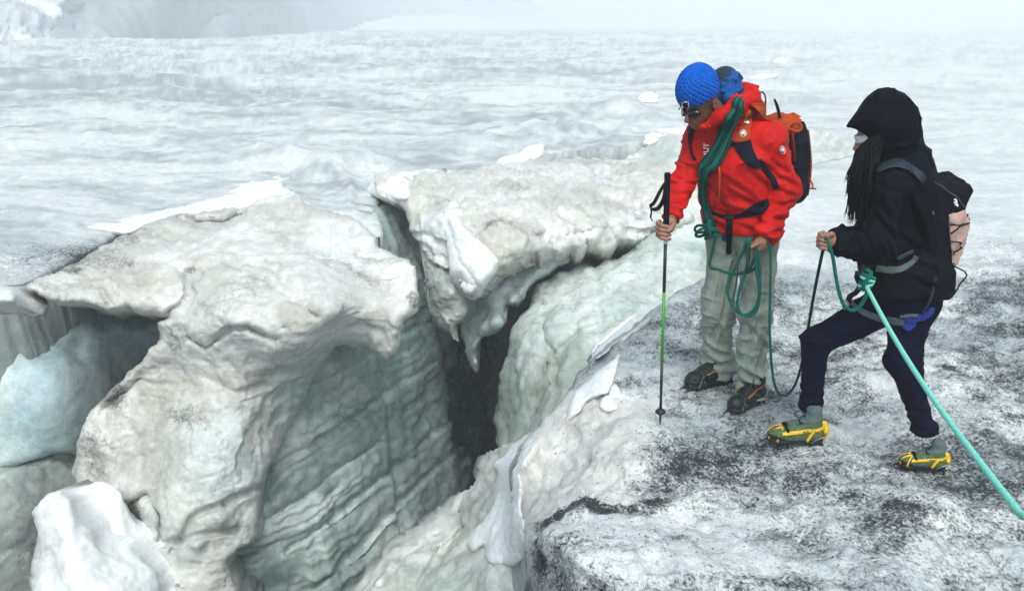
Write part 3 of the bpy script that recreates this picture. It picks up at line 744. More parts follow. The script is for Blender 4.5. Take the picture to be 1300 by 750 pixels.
# ---- mountains in the mist
cl = relief("mountain", [(60, 60), (62, 40), (78, 15), (82, -26), (200, -26), (330, -26), (520, -26), (700, 10), (620, 60)], [(60, 40, 95), (82, -20, 105), (200, 0, 110), (330, 10, 170), (500, 0, 380), (680, 30, 500), (150, 40, 100), (300, 45, 150)], M_WALL, res=3, seed=61, rnd=(6, 2),
            noise=(nz(2.5, 0.10, 401, 4, sz=0.25), nz(0.8, 0.5, 402, 3, sz=0.2)), back=(0, 25, -4), color=tone((0.22, 0.25, 0.27), (0.36, 0.38, 0.40), 0.1, 62, 0.0, 0.1))
tag(cl, kind='structure', label='grey cliff fading into the mist at the top left')
sn = relief("mountain", [(-260, 60), (-260, -26), (78, -26), (88, -5), (78, 12), (60, 36), (58, 60)], [(-240, 0, 80), (0, 40, 78), (60, 40, 88), (80, -20, 100), (0, -20, 96), (-240, -20, 98)], M_SNOW, res=2.6, seed=63, rnd=(6, 1.5),
            noise=(nz(2.2, 0.16, 403, 4), nz(0.6, 0.7, 404, 3, kind='r')), back=(0, 20, -4), color=tone((0.80, 0.81, 0.82), (0.45, 0.47, 0.50), 0.25, 64, 0.0, 0.3))
tag(sn, kind='structure', label='broken snow slope at the top left corner')
ss = relief("snow_slope", [(262, 42), (300, 32), (360, 18), (420, 6), (520, -12), (700, -30), (1500, -30), (1500, 80), (262, 80)], [(265, 40, 150), (360, 20, 260), (520, -5, 520), (890, 0, 700), (1490, 0, 750), (1490, 75, 500), (890, 75, 420), (400, 75, 180), (265, 75, 140)], M_SNOW, res=6, seed=65, rnd=(2, 1), rag=1, noise=(nz(0.6, 0.1, 405, 3),), back=(0, 10, -4),
            color=tone((0.82, 0.83, 0.84), (0.80, 0.81, 0.82), 0.2, 66, 0.0, 0.1))
tag(ss, kind='structure', label='smooth white snow slope rising into the mist')

# ---- pale wall of the crevasse's far arm, behind the climbers
K_OUT = [(790, 196), (815, 184), (832, 172), (870, 168), (930, 163), (990, 158), (1040, 167), (1078, 184), (1100, 200), (1100, 250), (790, 250)]
arm = relief("crevasse_wall", K_OUT, [(800, 200, 13.2), (832, 175, 14.2), (930, 166, 15.0), (1040, 170, 14.4), (1090, 198, 12.9), (940, 215, 13.2), (1030, 215, 12.6), (830, 215, 12.6), (830, 245, 12.2), (1060, 245, 12.3)], M_BLOCK, seed=67, rnd=(6, 0.3), noise=(nz(0.16, 1.2, 411, 4, sz=0.5), nz(0.05, 4, 412, 3, kind='r')), back=(0, 1, -0.3),
             color=tone((0.74, 0.74, 0.71), (0.58, 0.60, 0.58), 1.5, 68, 0.02, 0.2, dirt_and_shade=[(835, 195, 30, 16, (0.45, 0.5, 0.48), 0.7)]))
tag(arm, kind='structure', label='pale fluted ice wall of the crevasse behind the climbers')

# ================================================================== FIGURE TOOLS
class Grid:
    def __init__(self, pts, pad, voxel):
        p = np.asarray(pts, float)
        self.lo = p.min(0) - pad
        hi = p.max(0) + pad
        self.h = voxel
        n = np.ceil((hi - self.lo) / voxel).astype(int) + 1
        self.X = (self.lo[0] + voxel * np.arange(n[0], dtype=np.float32))[:, None, None].astype(np.float32)
        self.Y = (self.lo[1] + voxel * np.arange(n[1], dtype=np.float32))[None, :, None].astype(np.float32)
        self.Z = (self.lo[2] + voxel * np.arange(n[2], dtype=np.float32))[None, None, :].astype(np.float32)
        self.n = n

def rcone(g, a, b, r1, r2):
    a = np.asarray(a, np.float32); b = np.asarray(b, np.float32)
    ba = b - a
    l2 = float((ba * ba).sum()) + 1e-9
    px, py, pz = g.X - a[0], g.Y - a[1], g.Z - a[2]
    h = np.clip((px * ba[0] + py * ba[1] + pz * ba[2]) / l2, 0, 1)
    return np.sqrt((px - h * ba[0]) ** 2 + (py - h * ba[1]) ** 2 + (pz - h * ba[2]) ** 2) - (r1 + (r2 - r1) * h)

def frame(f, u):
    f = np.asarray(f, float); f = f / np.linalg.norm(f)
    u = np.asarray(u, float); u = u - f * (u @ f); u = u / np.linalg.norm(u)
    return np.array([f, np.cross(u, f), u])          # rows: forward, left, up

def local(g, c, rot):
    dx, dy, dz = g.X - np.float32(c[0]), g.Y - np.float32(c[1]), g.Z - np.float32(c[2])
    return [dx * np.float32(a[0]) + dy * np.float32(a[1]) + dz * np.float32(a[2]) for a in rot]

EYE = np.eye(3)
def ell(g, c, r, rot=EYE):
    q = local(g, c, rot)
    k0 = np.sqrt(sum((q[i] / r[i]) ** 2 for i in range(3)))
    k1 = np.sqrt(sum((q[i] / (r[i] * r[i])) ** 2 for i in range(3))) + 1e-6
    return k0 * (k0 - 1) / k1

def rbox(g, c, half, rad, rot=EYE):
    q = local(g, c, rot)
    d = [np.abs(q[i]) - (half[i] - rad) for i in range(3)]
    out = np.sqrt(sum(np.maximum(x, 0) ** 2 for x in d))
    return out + np.minimum(np.maximum(d[0], np.maximum(d[1], d[2])), 0) - rad

def plane(g, c, nrm):
    nrm = np.asarray(nrm, float); nrm = nrm / np.linalg.norm(nrm)
    return (g.X - c[0]) * nrm[0] + (g.Y - c[1]) * nrm[1] + (g.Z - c[2]) * nrm[2]

def smin(a, b, k):
    h = np.clip(0.5 + 0.5 * (b - a) / k, 0, 1)
    return b + (a - b) * h - k * h * (1 - h)

def smax(a, b, k):
    return -smin(-a, -b, k)

def chain(g, pts, radii, k=0.02):
    d = None
    for i in range(len(pts) - 1):
        e = rcone(g, pts[i], pts[i + 1], radii[i], radii[i + 1])
        d = e if d is None else smin(d, e, k)
    return d

def surface(g, d):
    """quads of the zero level, in world space"""
    lim = 3 * g.h
    d = np.clip(np.broadcast_to(d, tuple(g.n)), -lim, lim).astype(np.float32)
    vg = openvdb.FloatGrid(lim)
    vg.copyFromArray(np.ascontiguousarray(d), tolerance=1e-7)
    pts, quads = vg.convertToQuads(isovalue=0.0)
    P = np.asarray(pts, float) * g.h + g.lo
    Q = np.asarray(quads, np.int64)
    v = np.einsum('ij,ij->', P[Q[:, 0]], np.cross(P[Q[:, 1]], P[Q[:, 2]])) + np.einsum('ij,ij->', P[Q[:, 0]], np.cross(P[Q[:, 2]], P[Q[:, 3]]))
    if v < 0:
        Q = Q[:, ::-1]
    return P, Q

def join(parts):
    vs, fs, n = [], [], 0
    for P, Q in parts:
        vs.append(P); fs.append(Q + n); n += len(P)
    return np.concatenate(vs), np.concatenate(fs)

def sdf_obj(name, g, d, mat, parent=None):
    P, Q = surface(g, d)
    return mesh_obj(name, P, Q, mat, parent)

def spline(pts, step=0.012, closed=False):
    p = np.asarray(pts, float)
    n = len(p)
    out = []
    rng = range(n if closed else n - 1)
    for i in rng:
        if closed:
            p0, p1, p2, p3 = p[(i - 1) % n], p[i], p[(i + 1) % n], p[(i + 2) % n]
        else:
            p0, p1, p2, p3 = p[max(i - 1, 0)], p[i], p[i + 1], p[min(i + 2, n - 1)]
        m = max(2, int(np.linalg.norm(p2 - p1) / step))
        for k in range(m):
            t = k / m
            out.append(0.5 * ((2 * p1) + (p2 - p0) * t + (2 * p0 - 5 * p1 + 4 * p2 - p3) * t * t + (3 * p1 - p0 - 3 * p2 + p3) * t ** 3))
    if not closed:
        out.append(p[-1])
    return np.array(out)

def tube_data(pts, r, n=8, closed=False, flat=1.0):
    p = np.asarray(pts, float)
    m = len(p)
    r = np.broadcast_to(np.asarray(r, float), (m,))
    if closed:
        T = np.roll(p, -1, 0) - np.roll(p, 1, 0)
    else:
        T = np.gradient(p, axis=0)
    T /= np.linalg.norm(T, axis=1, keepdims=True) + 1e-12
    u = np.cross(T[0], [0.31, 0.2, 0.93]); u /= np.linalg.norm(u)
    V = []
    a = np.linspace(0, 2 * np.pi, n, endpoint=False)
    for i in range(m):
        u = u - T[i] * (u @ T[i]); u /= np.linalg.norm(u) + 1e-12
        w = np.cross(T[i], u)
        V.append(p[i] + r[i] * (np.cos(a)[:, None] * u + flat * np.sin(a)[:, None] * w))
    V = np.concatenate(V)
    i = np.arange(m if closed else m - 1)[:, None]; j = np.arange(n)[None]
    A = i * n + j; B = i * n + (j + 1) % n
    C = ((i + 1) % m) * n + (j + 1) % n; D = ((i + 1) % m) * n + j
    Q = np.stack([A, B, C, D], -1).reshape(-1, 4)
    if not closed:                                   # close the ends with a centre fan folded into quads
        c0 = len(V); V = np.concatenate([V, p[:1], p[-1:]])
        e0 = np.array([[c0, (k + 2) % n, (k + 1) % n, k] for k in range(0, n, 2)])
        e1 = np.array([[c0 + 1, (m - 1) * n + k, (m - 1) * n + (k + 1) % n, (m - 1) * n + (k + 2) % n] for k in range(0, n, 2)])
        Q = np.concatenate([Q, e0, e1])
    return V, Q

def tube(name, pts, r, mat, parent=None, n=8, closed=False, step=0.012, smooth_path=True, flat=1.0):
    q = spline(pts, step, closed) if smooth_path else np.asarray(pts, float)
    if not np.isscalar(r):
        r = np.interp(np.linspace(0, 1, len(q)), np.linspace(0, 1, len(r)), r)
    V, Q = tube_data(q, r, n, closed, flat)
    return mesh_obj(name, V, Q, mat, parent)

def tubes(name, list_of, mat, parent=None, n=8, step=0.012, one=False):
    """several strands, each a part of its own unless they are one piece"""
    if not one:
        return [tube(name, pts, r, mat, parent, n, step=step) for pts, r in list_of]
    parts = []
    for pts, r in list_of:
        q = spline(pts, step)
        if not np.isscalar(r):
            r = np.interp(np.linspace(0, 1, len(q)), np.linspace(0, 1, len(r)), r)
        parts.append(tube_data(q, r, n))
    V, Q = join(parts)
    return mesh_obj(name, V, Q, mat, parent)

class Skin:
    """where sight lines from the photographer's place meet clothes that are already built, so that straps and ropes lie on them"""
    def __init__(self, *objs):
        parts = []
        for o in objs:
            me = o.data
            v = np.empty(len(me.vertices) * 3); me.vertices.foreach_get("co", v)
            v = v.reshape(-1, 3)
            f = np.empty(len(me.loops), np.int32); me.loops.foreach_get("vertex_index", f)
            parts.append((v, f.reshape(-1, 4)))
        V, Q = join(parts)
        self.t = BVHTree.FromPolygons([tuple(x) for x in V], [tuple(x) for x in Q.tolist()])
    def hit(self, px, py, off=0.0, fallback=None):
        dx, dy, dz = ray(px, py)
        d = Vector((float(dx), float(dy), float(dz))).normalized()
        p, n, _, _ = self.t.ray_cast(Vector((0, 0, CAM_Z)), d)
        if p is None:
            q = at(px, py, fallback if fallback else 4.0)
            p, n, _, _ = self.t.find_nearest(Vector(q))
        if n.dot(d) > 0: n = -n
        n = (n - d * 0.6).normalized()
        return np.array(p + n * off)
    def path(self, pts, off):
        return [self.hit(x, y, off) for x, y in pts]

def patch(name, skin, outline, off, thick, mat, parent=None, res=1.3, rag=0.0, seed=1, puff=0.0):
    """a piece of webbing, print or panel lying on a garment"""
    poly = rough_poly(outline, rag, seed, 4.0) if rag or len(outline) > 4 else [tuple(map(float, q)) for q in outline]
    px = np.array(poly)
    xs = np.arange(px[:, 0].min() - res, px[:, 0].max() + 2 * res, res); ys = np.arange(px[:, 1].min() - res, px[:, 1].max() + 2 * res, res)
    GX, GY = np.meshgrid(xs, ys)
    cell = inside(poly, (GX[:-1, :-1] + GX[1:, 1:]) / 2, (GY[:-1, :-1] + GY[1:, 1:]) / 2)
    used = np.zeros(GX.shape, bool); allc = np.ones(GX.shape, bool)
    used[:-1, :-1] |= cell; used[1:, :-1] |= cell; used[:-1, 1:] |= cell; used[1:, 1:] |= cell
    allc[1:, 1:] &= cell; allc[:-1, 1:] &= cell; allc[1:, :-1] &= cell; allc[:-1, :-1] &= cell
    allc[0] = False; allc[-1] = False; allc[:, 0] = False; allc[:, -1] = False
    d, qx, qy = seg_dist(poly, GX, GY)
    border = used & ~allc
    GX = np.where(border, qx, GX); GY = np.where(border, qy, GY); d = np.where(border, 0, d)
    idx = np.full(GX.shape, -1, int); idx[used] = np.arange(used.sum())
    P = np.array([skin.hit(a, b, off + puff * (1 - math.exp(-e / 4.0))) for a, b, e in zip(GX[used], GY[used], d[used])])
    Q = np.stack([idx[1:, :-1][cell], idx[1:, 1:][cell], idx[:-1, 1:][cell], idx[:-1, :-1][cell]], 1)
    view = P - np.array([0, 0, CAM_Z]); view /= np.linalg.norm(view, axis=1, keepdims=True)
    nv = len(P)
    e = np.concatenate([Q[:, [0, 1]], Q[:, [1, 2]], Q[:, [2, 3]], Q[:, [3, 0]]])
    key = np.sort(e, 1)
    _, inv, cnt = np.unique(key[:, 0] * nv + key[:, 1], return_inverse=True, return_counts=True)
    be = e[cnt[inv] == 1]
    V = np.concatenate([P, P + view * thick])
    Fc = np.concatenate([Q, Q[:, ::-1] + nv, np.stack([be[:, 1], be[:, 0], be[:, 0] + nv, be[:, 1] + nv], 1)])
    return mesh_obj(name, V, Fc, mat, parent)

def band(pts, w):
    """outline of a strip of width w along a line in the picture"""
    q = spline([(a, b, 0) for a, b in pts], 3.0)[:, :2]
    T = np.gradient(q, axis=0); T /= np.linalg.norm(T, axis=1, keepdims=True)
    N = np.stack([-T[:, 1], T[:, 0]], 1)
    w = np.interp(np.linspace(0, 1, len(q)), np.linspace(0, 1, len(w)), w)[:, None] if not np.isscalar(w) else w
    return [tuple(x) for x in np.concatenate([q + N * w / 2, (q - N * w / 2)[::-1]])]

def cloth_mat(name, col, rough=0.6, scale=14.0, bump=0.25, weave=900.0, spec=0.3, var=0.2):
    t = NT(name)
    p = t.pos()
    n = t.noise(scale, 4, 0.5, p)
    w = t.noise(weave, 2, 0.5, p)
    v = t.mapr(n, 0.3, 0.7, 1 - var, 1 + var * 0.5)
    t.set('Base Color', t.mixc(1.0, col, v, 'MULTIPLY'))
    t.set('Roughness', rough); t.set('Specular IOR Level', spec)
    rn = t.node('ShaderNodeTexNoise', noise_type='RIDGED_MULTIFRACTAL')
    rn.inputs['Scale'].default_value = scale * 0.5; rn.inputs['Detail'].default_value = 2; rn.inputs['Distortion'].default_value = 0.8
    t.l.new(p, rn.inputs['Vector'])
    b = t.bump(rn.outputs[0], min(1.0, bump * 1.1), 0.016)
    b = t.bump(n, bump, 0.02, b)
    b = t.bump(w, 0.12, 0.001, b)
    t.set('Normal', b)
    return t.m

def plain_mat(name, col, rough=0.4, metal=0.0, spec=0.5, scale=60.0, var=0.15):
    t = NT(name)
    n = t.noise(scale, 3, 0.5, t.pos())
    v = t.mapr(n, 0.3, 0.7, 1 - var, 1 + var)
    t.set('Base Color', t.mixc(1.0, col, v, 'MULTIPLY'))
    t.set('Roughness', rough); t.set('Metallic', metal); t.set('Specular IOR Level', spec)
    return t.m

def rope_mat(name, col, dark):
    t = NT(name)
    p = t.pos()
    v = t.node('ShaderNodeTexVoronoi'); v.inputs['Scale'].default_value = 260.0
    t.l.new(p, v.inputs['Vector'])
    m = t.mapr(v.outputs[0], 0.1, 0.7, 0.0, 1.0)
    t.set('Base Color', t.mixc(m, col, dark))
    t.set('Roughness', 0.8); t.set('Specular IOR Level', 0.15)
    t.set('Normal', t.bump(v.outputs[0], 0.5, 0.002))
    return t.m

M_RED = cloth_mat("red_shell_fabric", (0.56, 0.008, 0.006), 0.6, 16, 0.6, spec=0.12)
M_TROU = cloth_mat("grey_green_trouser_fabric", (0.27, 0.305, 0.265), 0.8, 18, 0.5, spec=0.1)
M_SKIN = plain_mat("weathered_skin", (0.30, 0.15, 0.10), 0.5, 0, 0.4, 90, 0.2)
M_FACE = plain_mat("shaded_face_skin", (0.20, 0.090, 0.058), 0.5, 0, 0.35, 90, 0.2)  # face skin coloured darker to include the shade below the hat
M_BLUE = cloth_mat("blue_knit", (0.006, 0.10, 0.50), 0.9, 40, 0.3, 300, spec=0.08)
M_BLUE2 = cloth_mat("blue_fleece", (0.012, 0.085, 0.30), 0.9, 30, 0.3, 500, 0.1)
M_NAVYLIN = cloth_mat("navy_hood_lining", (0.015, 0.03, 0.06), 0.8)
M_BLACK = cloth_mat("black_webbing", (0.005, 0.006, 0.010), 0.75, 40, 0.3, 600, spec=0.1)
M_NAVYP = cloth_mat("navy_pack_fabric", (0.006, 0.008, 0.018), 0.75, 25, 0.3, spec=0.1)
M_ORANGE = cloth_mat("burnt_orange_pack_fabric", (0.40, 0.055, 0.008), 0.75, 25, 0.4, spec=0.12)
M_ORANGE2 = plain_mat("bright_orange_trim", (0.75, 0.12, 0.015), 0.5)
M_WHITE = plain_mat("white_print", (0.80, 0.80, 0.80), 0.6)
M_PARKA = cloth_mat("black_parka_fabric", (0.0030, 0.0042, 0.0080), 0.7, 14, 0.6, spec=0.07)
M_NAVYT = cloth_mat("navy_trouser_fabric", (0.0050, 0.0055, 0.019), 0.85, 16, 0.4, spec=0.05)
M_HAIR = cloth_mat("black_hair", (0.004, 0.0035, 0.004), 0.5, 60, 0.3, 700, spec=0.12, var=0.4)
M_KNITW = cloth_mat("white_knit", (0.75, 0.77, 0.78), 0.9, 60, 0.3, 300, 0.1)
M_PINK = cloth_mat("dusty_pink_fabric", (0.52, 0.335, 0.295), 0.7, 30, 0.3)
M_GREYW = cloth_mat("grey_webbing", (0.085, 0.115, 0.125), 0.7, 60, 0.2, 700)
M_GREYW2 = cloth_mat("dark_grey_webbing", (0.035, 0.05, 0.06), 0.7, 60, 0.2, 700)
M_BLUEB = cloth_mat("blue_webbing", (0.015, 0.03, 0.22), 0.6, 60, 0.2, 700)
M_ROPE = rope_mat("teal_rope", (0.012, 0.20, 0.155), (0.004, 0.075, 0.06))
M_ROPED = rope_mat("dark_teal_rope", (0.006, 0.085, 0.068), (0.002, 0.03, 0.026))
M_ROPEL = rope_mat("pale_teal_rope", (0.34, 0.80, 0.68), (0.16, 0.58, 0.48))
M_RUB = plain_mat("black_rubber", (0.010, 0.011, 0.013), 0.55)
M_BOOTB = cloth_mat("black_boot_leather", (0.009, 0.010, 0.013), 0.5, 50, 0.3, 400, 0.4)
M_BOOTG = cloth_mat("green_boot_suede", (0.085, 0.135, 0.055), 0.85, 50, 0.3, 400)
M_BOOTC = cloth_mat("grey_boot_cuff", (0.10, 0.135, 0.135), 0.8, 50, 0.3, 400)
M_YEL = plain_mat("yellow_plastic", (0.72, 0.42, 0.012), 0.45)
M_STEEL = plain_mat("crampon_steel", (0.30, 0.31, 0.32), 0.35, 0.9)
M_STEELD = plain_mat("dark_steel", (0.05, 0.052, 0.055), 0.4, 0.8)
M_TAN = cloth_mat("orange_strap_webbing", (0.30, 0.12, 0.045), 0.7, 50)
M_GLASS = plain_mat("dark_lens", (0.006, 0.006, 0.008), 0.08, 0, 0.6)
M_GREENP = plain_mat("green_pole_paint", (0.05, 0.30, 0.03), 0.35)
M_BLACKP = plain_mat("black_pole_paint", (0.012, 0.012, 0.014), 0.4)

def wrinkle(g, amp, f, seed, sx=1, sy=1, sz=1):
    wx = 0.35 * (vn(g.X * f * 0.7 + 0 * g.Z, g.Y * f * 0.7 + 0 * g.X, g.Z * f * 0.7 + 0 * g.X, seed + 91) - 0.5)
    r = ridged(g.X * f * sx + wx, g.Y * f * sy + wx, g.Z * f * sz + wx * 2, 2, seed)
    r = r * r
    return -amp * (3.2 * r - 1.0)

def creases(g, lines, depth, width, yc):
    """sharp folds pressed into the front of a garment"""
    out = 0
    for (x1, y1, x2, y2) in lines:
        a, b = at(x1, y1, yc), at(x2, y2, yc)
        ex, ez = b[0] - a[0], b[2] - a[2]
        l2 = ex * ex + ez * ez
        h = np.clip(((g.X - a[0]) * ex + (g.Z - a[2]) * ez) / l2, 0, 1)
        nx, nz_ = -ez / math.sqrt(l2), ex / math.sqrt(l2)
        sx = (g.X - a[0] - h * ex); sz = (g.Z - a[2] - h * ez)
        d2 = sx * sx + sz * sz
        side = (sx * nx + sz * nz_)
        out = out + (depth * np.exp(-d2 / (width * width)) - 0.8 * depth * np.exp(-((side - 1.7 * width) ** 2 + (d2 - side * side)) / (width * width * 2))) * np.sin(np.pi * (0.15 + 0.7 * h))
    return out * (g.Y < yc + 0.12)

# ------------------------------------------------------------------ boots
def boot(person, heel, toe, style, seed, roll=0.0):
    """heel and toe are the ends of the sole on the ice"""
    heel = np.asarray(heel, float); toe = np.asarray(toe, float)
    f = toe - heel; L = np.linalg.norm(f); s = L / 0.30
    f = f / L
    up = np.array([0, 0, 1.0]); up = up - f * (up @ f); up /= np.linalg.norm(up)
    left = np.cross(up, f)
    Mx = np.stack([f, left, up], 1) * s
    base = heel + np.array([0, 0, 0.018])
    def W(P): return np.asarray(P) @ Mx.T + base
    g = Grid([(-0.02, -0.06, 0), (0.31, 0.06, 0.2)], 0.015, 0.0045)
    up_d = chain(g, [(0.05, 0, 0.06), (0.15, 0, 0.052), (0.242, 0.004, 0.042)], [0.047, 0.046, 0.042], 0.03)
    up_d = smin(up_d, ell(g, (0.235, 0.004, 0.05), (0.06, 0.045, 0.034)), 0.02)
    up_d = smin(up_d, chain(g, [(0.06, 0, 0.06), (0.062, 0, 0.125), (0.066, 0, style['shaft'])], [0.046, 0.042, style['shr']], 0.02), 0.03)
    up_d = smin(up_d, rcone(g, (0.085, 0, 0.115), (0.18, 0, 0.066), 0.036, 0.036), 0.03)
    up_d = up_d + wrinkle(g, 0.0018, 40, seed)
    body = smax(up_d, 0.014 - g.Z, 0.004)
    foot = chain(g, [(0.045, 0, 0), (0.15, 0, 0), (0.245, 0.004, 0)], [0.045, 0.043, 0.050], 0.03)
    g0 = Grid([(-0.02, -0.06, 0), (0.31, 0.06, 0.03)], 0.012, 0.004)
    q = [(0.042, 0), (0.15, 0.0), (0.246, 0.004)]
    flat = None
    for (ax, ay, ra), (bx, by, rb) in zip([(0.042, 0, 0.044), (0.15, 0, 0.041)], [(0.15, 0, 0.041), (0.246, 0.004, 0.049)]):
        ex, ey = bx - ax, by - ay
        h = np.clip(((g0.X - ax) * ex + (g0.Y - ay) * ey) / (ex * ex + ey * ey), 0, 1)
        e = np.sqrt((g0.X - ax - h * ex) ** 2 + (g0.Y - ay - h * ey) ** 2) - (ra + (rb - ra) * h)
        flat = e if flat is None else smin(flat, e, 0.02)
    lug = 0.004 * (np.sin(g0.X * 260) > 0) + 0 * g0.Y + 0 * g0.Z
    sole_d = smax(flat + 0 * g0.Z, np.maximum(g0.Z - 0.026, lug - g0.Z), 0.004)
    P, Q = surface(g, body)
    upper_m, rand_m, cuff_m, sole_m = style['upper'], style['rand'], style['cuff'], M_RUB
    b = mesh_obj("boot", W(P), Q, upper_m, person)
    P, Q = surface(g0, sole_d); mesh_obj("sole", W(P), Q, sole_m, b)
    rand = smax(smax(up_d - 0.003, 0.018 - g.Z, 0.003), g.Z - (0.034 + 0.022 * sstep(0.2, 0.26, g.X) + 0.02 * sstep(0.06, 0.0, g.X)), 0.003)
    P, Q = surface(g, rand); mesh_obj("rubber_rand", W(P), Q, rand_m, b)
    cuffd = smax(up_d - 0.004, (0.137 - 0.25 * (g.X - 0.06)) - g.Z, 0.004)
    P, Q = surface(g, cuffd); mesh_obj("cuff", W(P), Q, cuff_m, b)
    # laces over the instep
    ls = []
    for k in range(5):
        x = 0.175 - 0.02 * k; z = 0.100 + 0.012 * k - (0.0 if k > 1 else 0.006)
        ls.append((W([(x, -0.034, z - 0.014), (x + 0.008, 0, z + 0.006), (x - 0.008, 0.034, z - 0.014 + 0.012)]), 0.0024))
    for sgn in (-1, 1):
        ls.append((W([(0.105, 0.01 * sgn, 0.155), (0.14, 0.03 * sgn, 0.165), (0.15, 0.04 * sgn, 0.135), (0.125, 0.03 * sgn, 0.125), (0.108, 0.01 * sgn, 0.15)]), 0.0024))
    tubes("lace", ls, style['lace'], b, 6, 0.006)
    # crampon: frame under the sole, points, wire and heel lever
    bars = []
    for sgn in (-1, 1):
        bars.append((W([(0.0, 0.026 * sgn, -0.002), (0.08, 0.030 * sgn, -0.003), (0.16, 0.028 * sgn, -0.002), (0.24, 0.036 * sgn, -0.002), (0.295, 0.02 * sgn, 0.002)]), 0.0045))
        for x in (0.01, 0.07, 0.19, 0.245):
            bars.append((W([(x, 0.030 * sgn, 0.0), (x + 0.002, 0.034 * sgn, -0.02), (x + 0.004, 0.036 * sgn, -0.04)]), (0.007, 0.005, 0.001)))
        bars.append((W([(0.27, 0.022 * sgn, 0.0), (0.305, 0.022 * sgn, -0.004), (0.335, 0.021 * sgn, -0.026)]), (0.006, 0.005, 0.001)))
    bars.append((W([(0.24, -0.036, -0.001), (0.24, 0.036, -0.001)]), 0.0045)); bars.append((W([(0.05, -0.03, -0.001), (0.05, 0.03, -0.001)]), 0.0045))
    tubes("crampon", bars, style['steel'], b, 6, 0.02, one=True)
    wires = []
    for sgn in (-1, 1):
        wires.append((W([(0.075, 0.046 * sgn, 0.012), (0.05, 0.049 * sgn, 0.035), (0.015, 0.048 * sgn, 0.052), (-0.004, 0.03 * sgn, 0.058)]), 0.003))
    tubes("wire_bail", wires, M_STEEL, b, 6, 0.01)
    if style['lever'] is not None:
        g1 = Grid([(-0.02, -0.05, 0.01), (0.32, 0.05, 0.14)], 0.02, 0.004)
        lev = chain(g1, [(-0.004, 0, 0.03), (-0.010, 0, 0.07), (0.0, 0, 0.105), (0.012, 0, 0.112)], [0.017, 0.017, 0.015, 0.012], 0.01)
        lev = smin(lev, chain(g1, [(0.0, -0.03, 0.075), (-0.006, 0, 0.085), (0.0, 0.03, 0.075)], [0.013, 0.014, 0.013], 0.01), 0.008)
        P, Q = surface(g1, lev); mesh_obj("heel_lever", W(P), Q, style['lever'], b)
        sd = np.maximum(np.abs(up_d - 0.004) - 0.003, np.abs((g.Z - 0.095) + 0.16 * (g.X - 0.06)) - 0.010)
        sd = np.maximum(sd, g.X - 0.235)
        P, Q = surface(g, sd); st = mesh_obj("ankle_strap", W(P), Q, style['lever'], b)
        tb = []
        for sgn in (-1, 1):
            tb.append((W([(0.29, 0.018 * sgn, 0.02), (0.288, 0.018 * sgn, 0.052), (0.262, 0.016 * sgn, 0.078), (0.225, 0.012 * sgn, 0.092)]), 0.0055))
            tb.append((W([(0.255, 0.049 * sgn, 0.02), (0.25, 0.045 * sgn, 0.055), (0.225, 0.02 * sgn, 0.09)]), 0.005))
            tb.append((W([(0.10, 0.050 * sgn, 0.025), (0.085, 0.050 * sgn, 0.06), (0.07, 0.048 * sgn, 0.085)]), 0.007))
        tubes("toe_basket", tb, style['lever'], b, 8, 0.01)
        tubes("strap_print", [(W([(0.10 + 0.018 * k, s2 * 0.0535 - s2 * 0.00012 * k * k * 6, 0.091 - 0.0028 * k), (0.110 + 0.018 * k, s2 * 0.0535 - s2 * 0.00012 * k * k * 6, 0.086 - 0.0028 * k)]), 0.0025) for k in range(3) for s2 in (-1, 1)], M_RUB, b, 6, 0.01)
        sb = np.maximum(np.abs(up_d - 0.005) - 0.003, np.abs(g.X - 0.205 - 0.25 * (g.Z - 0.08)) - 0.009)
        P, Q = surface(g, np.maximum(sb, 0.072 - g.Z)); mesh_obj("toe_strap", W(P), Q, M_BLACK, b)
        tubes("strap_ring", [(W([(0.155, s2 * 0.046 , 0.098), (0.147, s2 * 0.047, 0.090), (0.155, s2 * 0.049, 0.082), (0.163, s2 * 0.047, 0.090), (0.155, s2 * 0.046, 0.098)]), 0.003) for s2 in (-1, 1)], M_STEEL, b, 6, 0.004)
    else:
        sd = np.maximum(np.abs(up_d - 0.004) - 0.003, np.abs((g.Z - 0.112) + 0.35 * (g.X - 0.10)) - 0.005)
        sd = np.maximum(sd, g.X - 0.20)
        P, Q = surface(g, sd); mesh_obj("ankle_strap", W(P), Q, M_TAN, b)
        tb = []
        for sgn in (-1, 1):
            tb.append((W([(0.25, 0.052 * sgn, 0.012), (0.235, 0.05 * sgn, 0.05), (0.20, 0.025 * sgn, 0.088), (0.18, 0.0, 0.10)]), 0.005))
            tb.append((W([(0.285, 0.024 * sgn, 0.02), (0.275, 0.024 * sgn, 0.06), (0.215, 0.014 * sgn, 0.09)]), 0.004))
            tb.append((W([(0.20, 0.046 * sgn, 0.012), (0.205, 0.049 * sgn, 0.03), (0.215, 0.049 * sgn, 0.045), (0.225, 0.048 * sgn, 0.03)]), 0.004))
        tubes("toe_basket", tb, M_BOOTC, b, 8, 0.01)
        hl = []
        for sgn in (-1, 1):
            hl.append((W([(0.06, 0.05 * sgn, 0.03), (0.10, 0.047 * sgn, 0.065), (0.135, 0.043 * sgn, 0.075), (0.12, 0.046 * sgn, 0.05)]), 0.0045))
        tubes("side_strap", hl, M_GREYW, b, 6, 0.01)
    return b

STYLE_M = dict(upper=M_BOOTB, rand=M_RUB, cuff=M_BOOTB, lace=M_BLACK, steel=M_STEELD, lever=None, shaft=0.14, shr=0.045)
STYLE_W = dict(upper=M_BOOTG, rand=M_RUB, cuff=M_BOOTC, lace=M_BLACK, steel=M_STEELD, lever=M_YEL, shaft=0.185, shr=0.038)

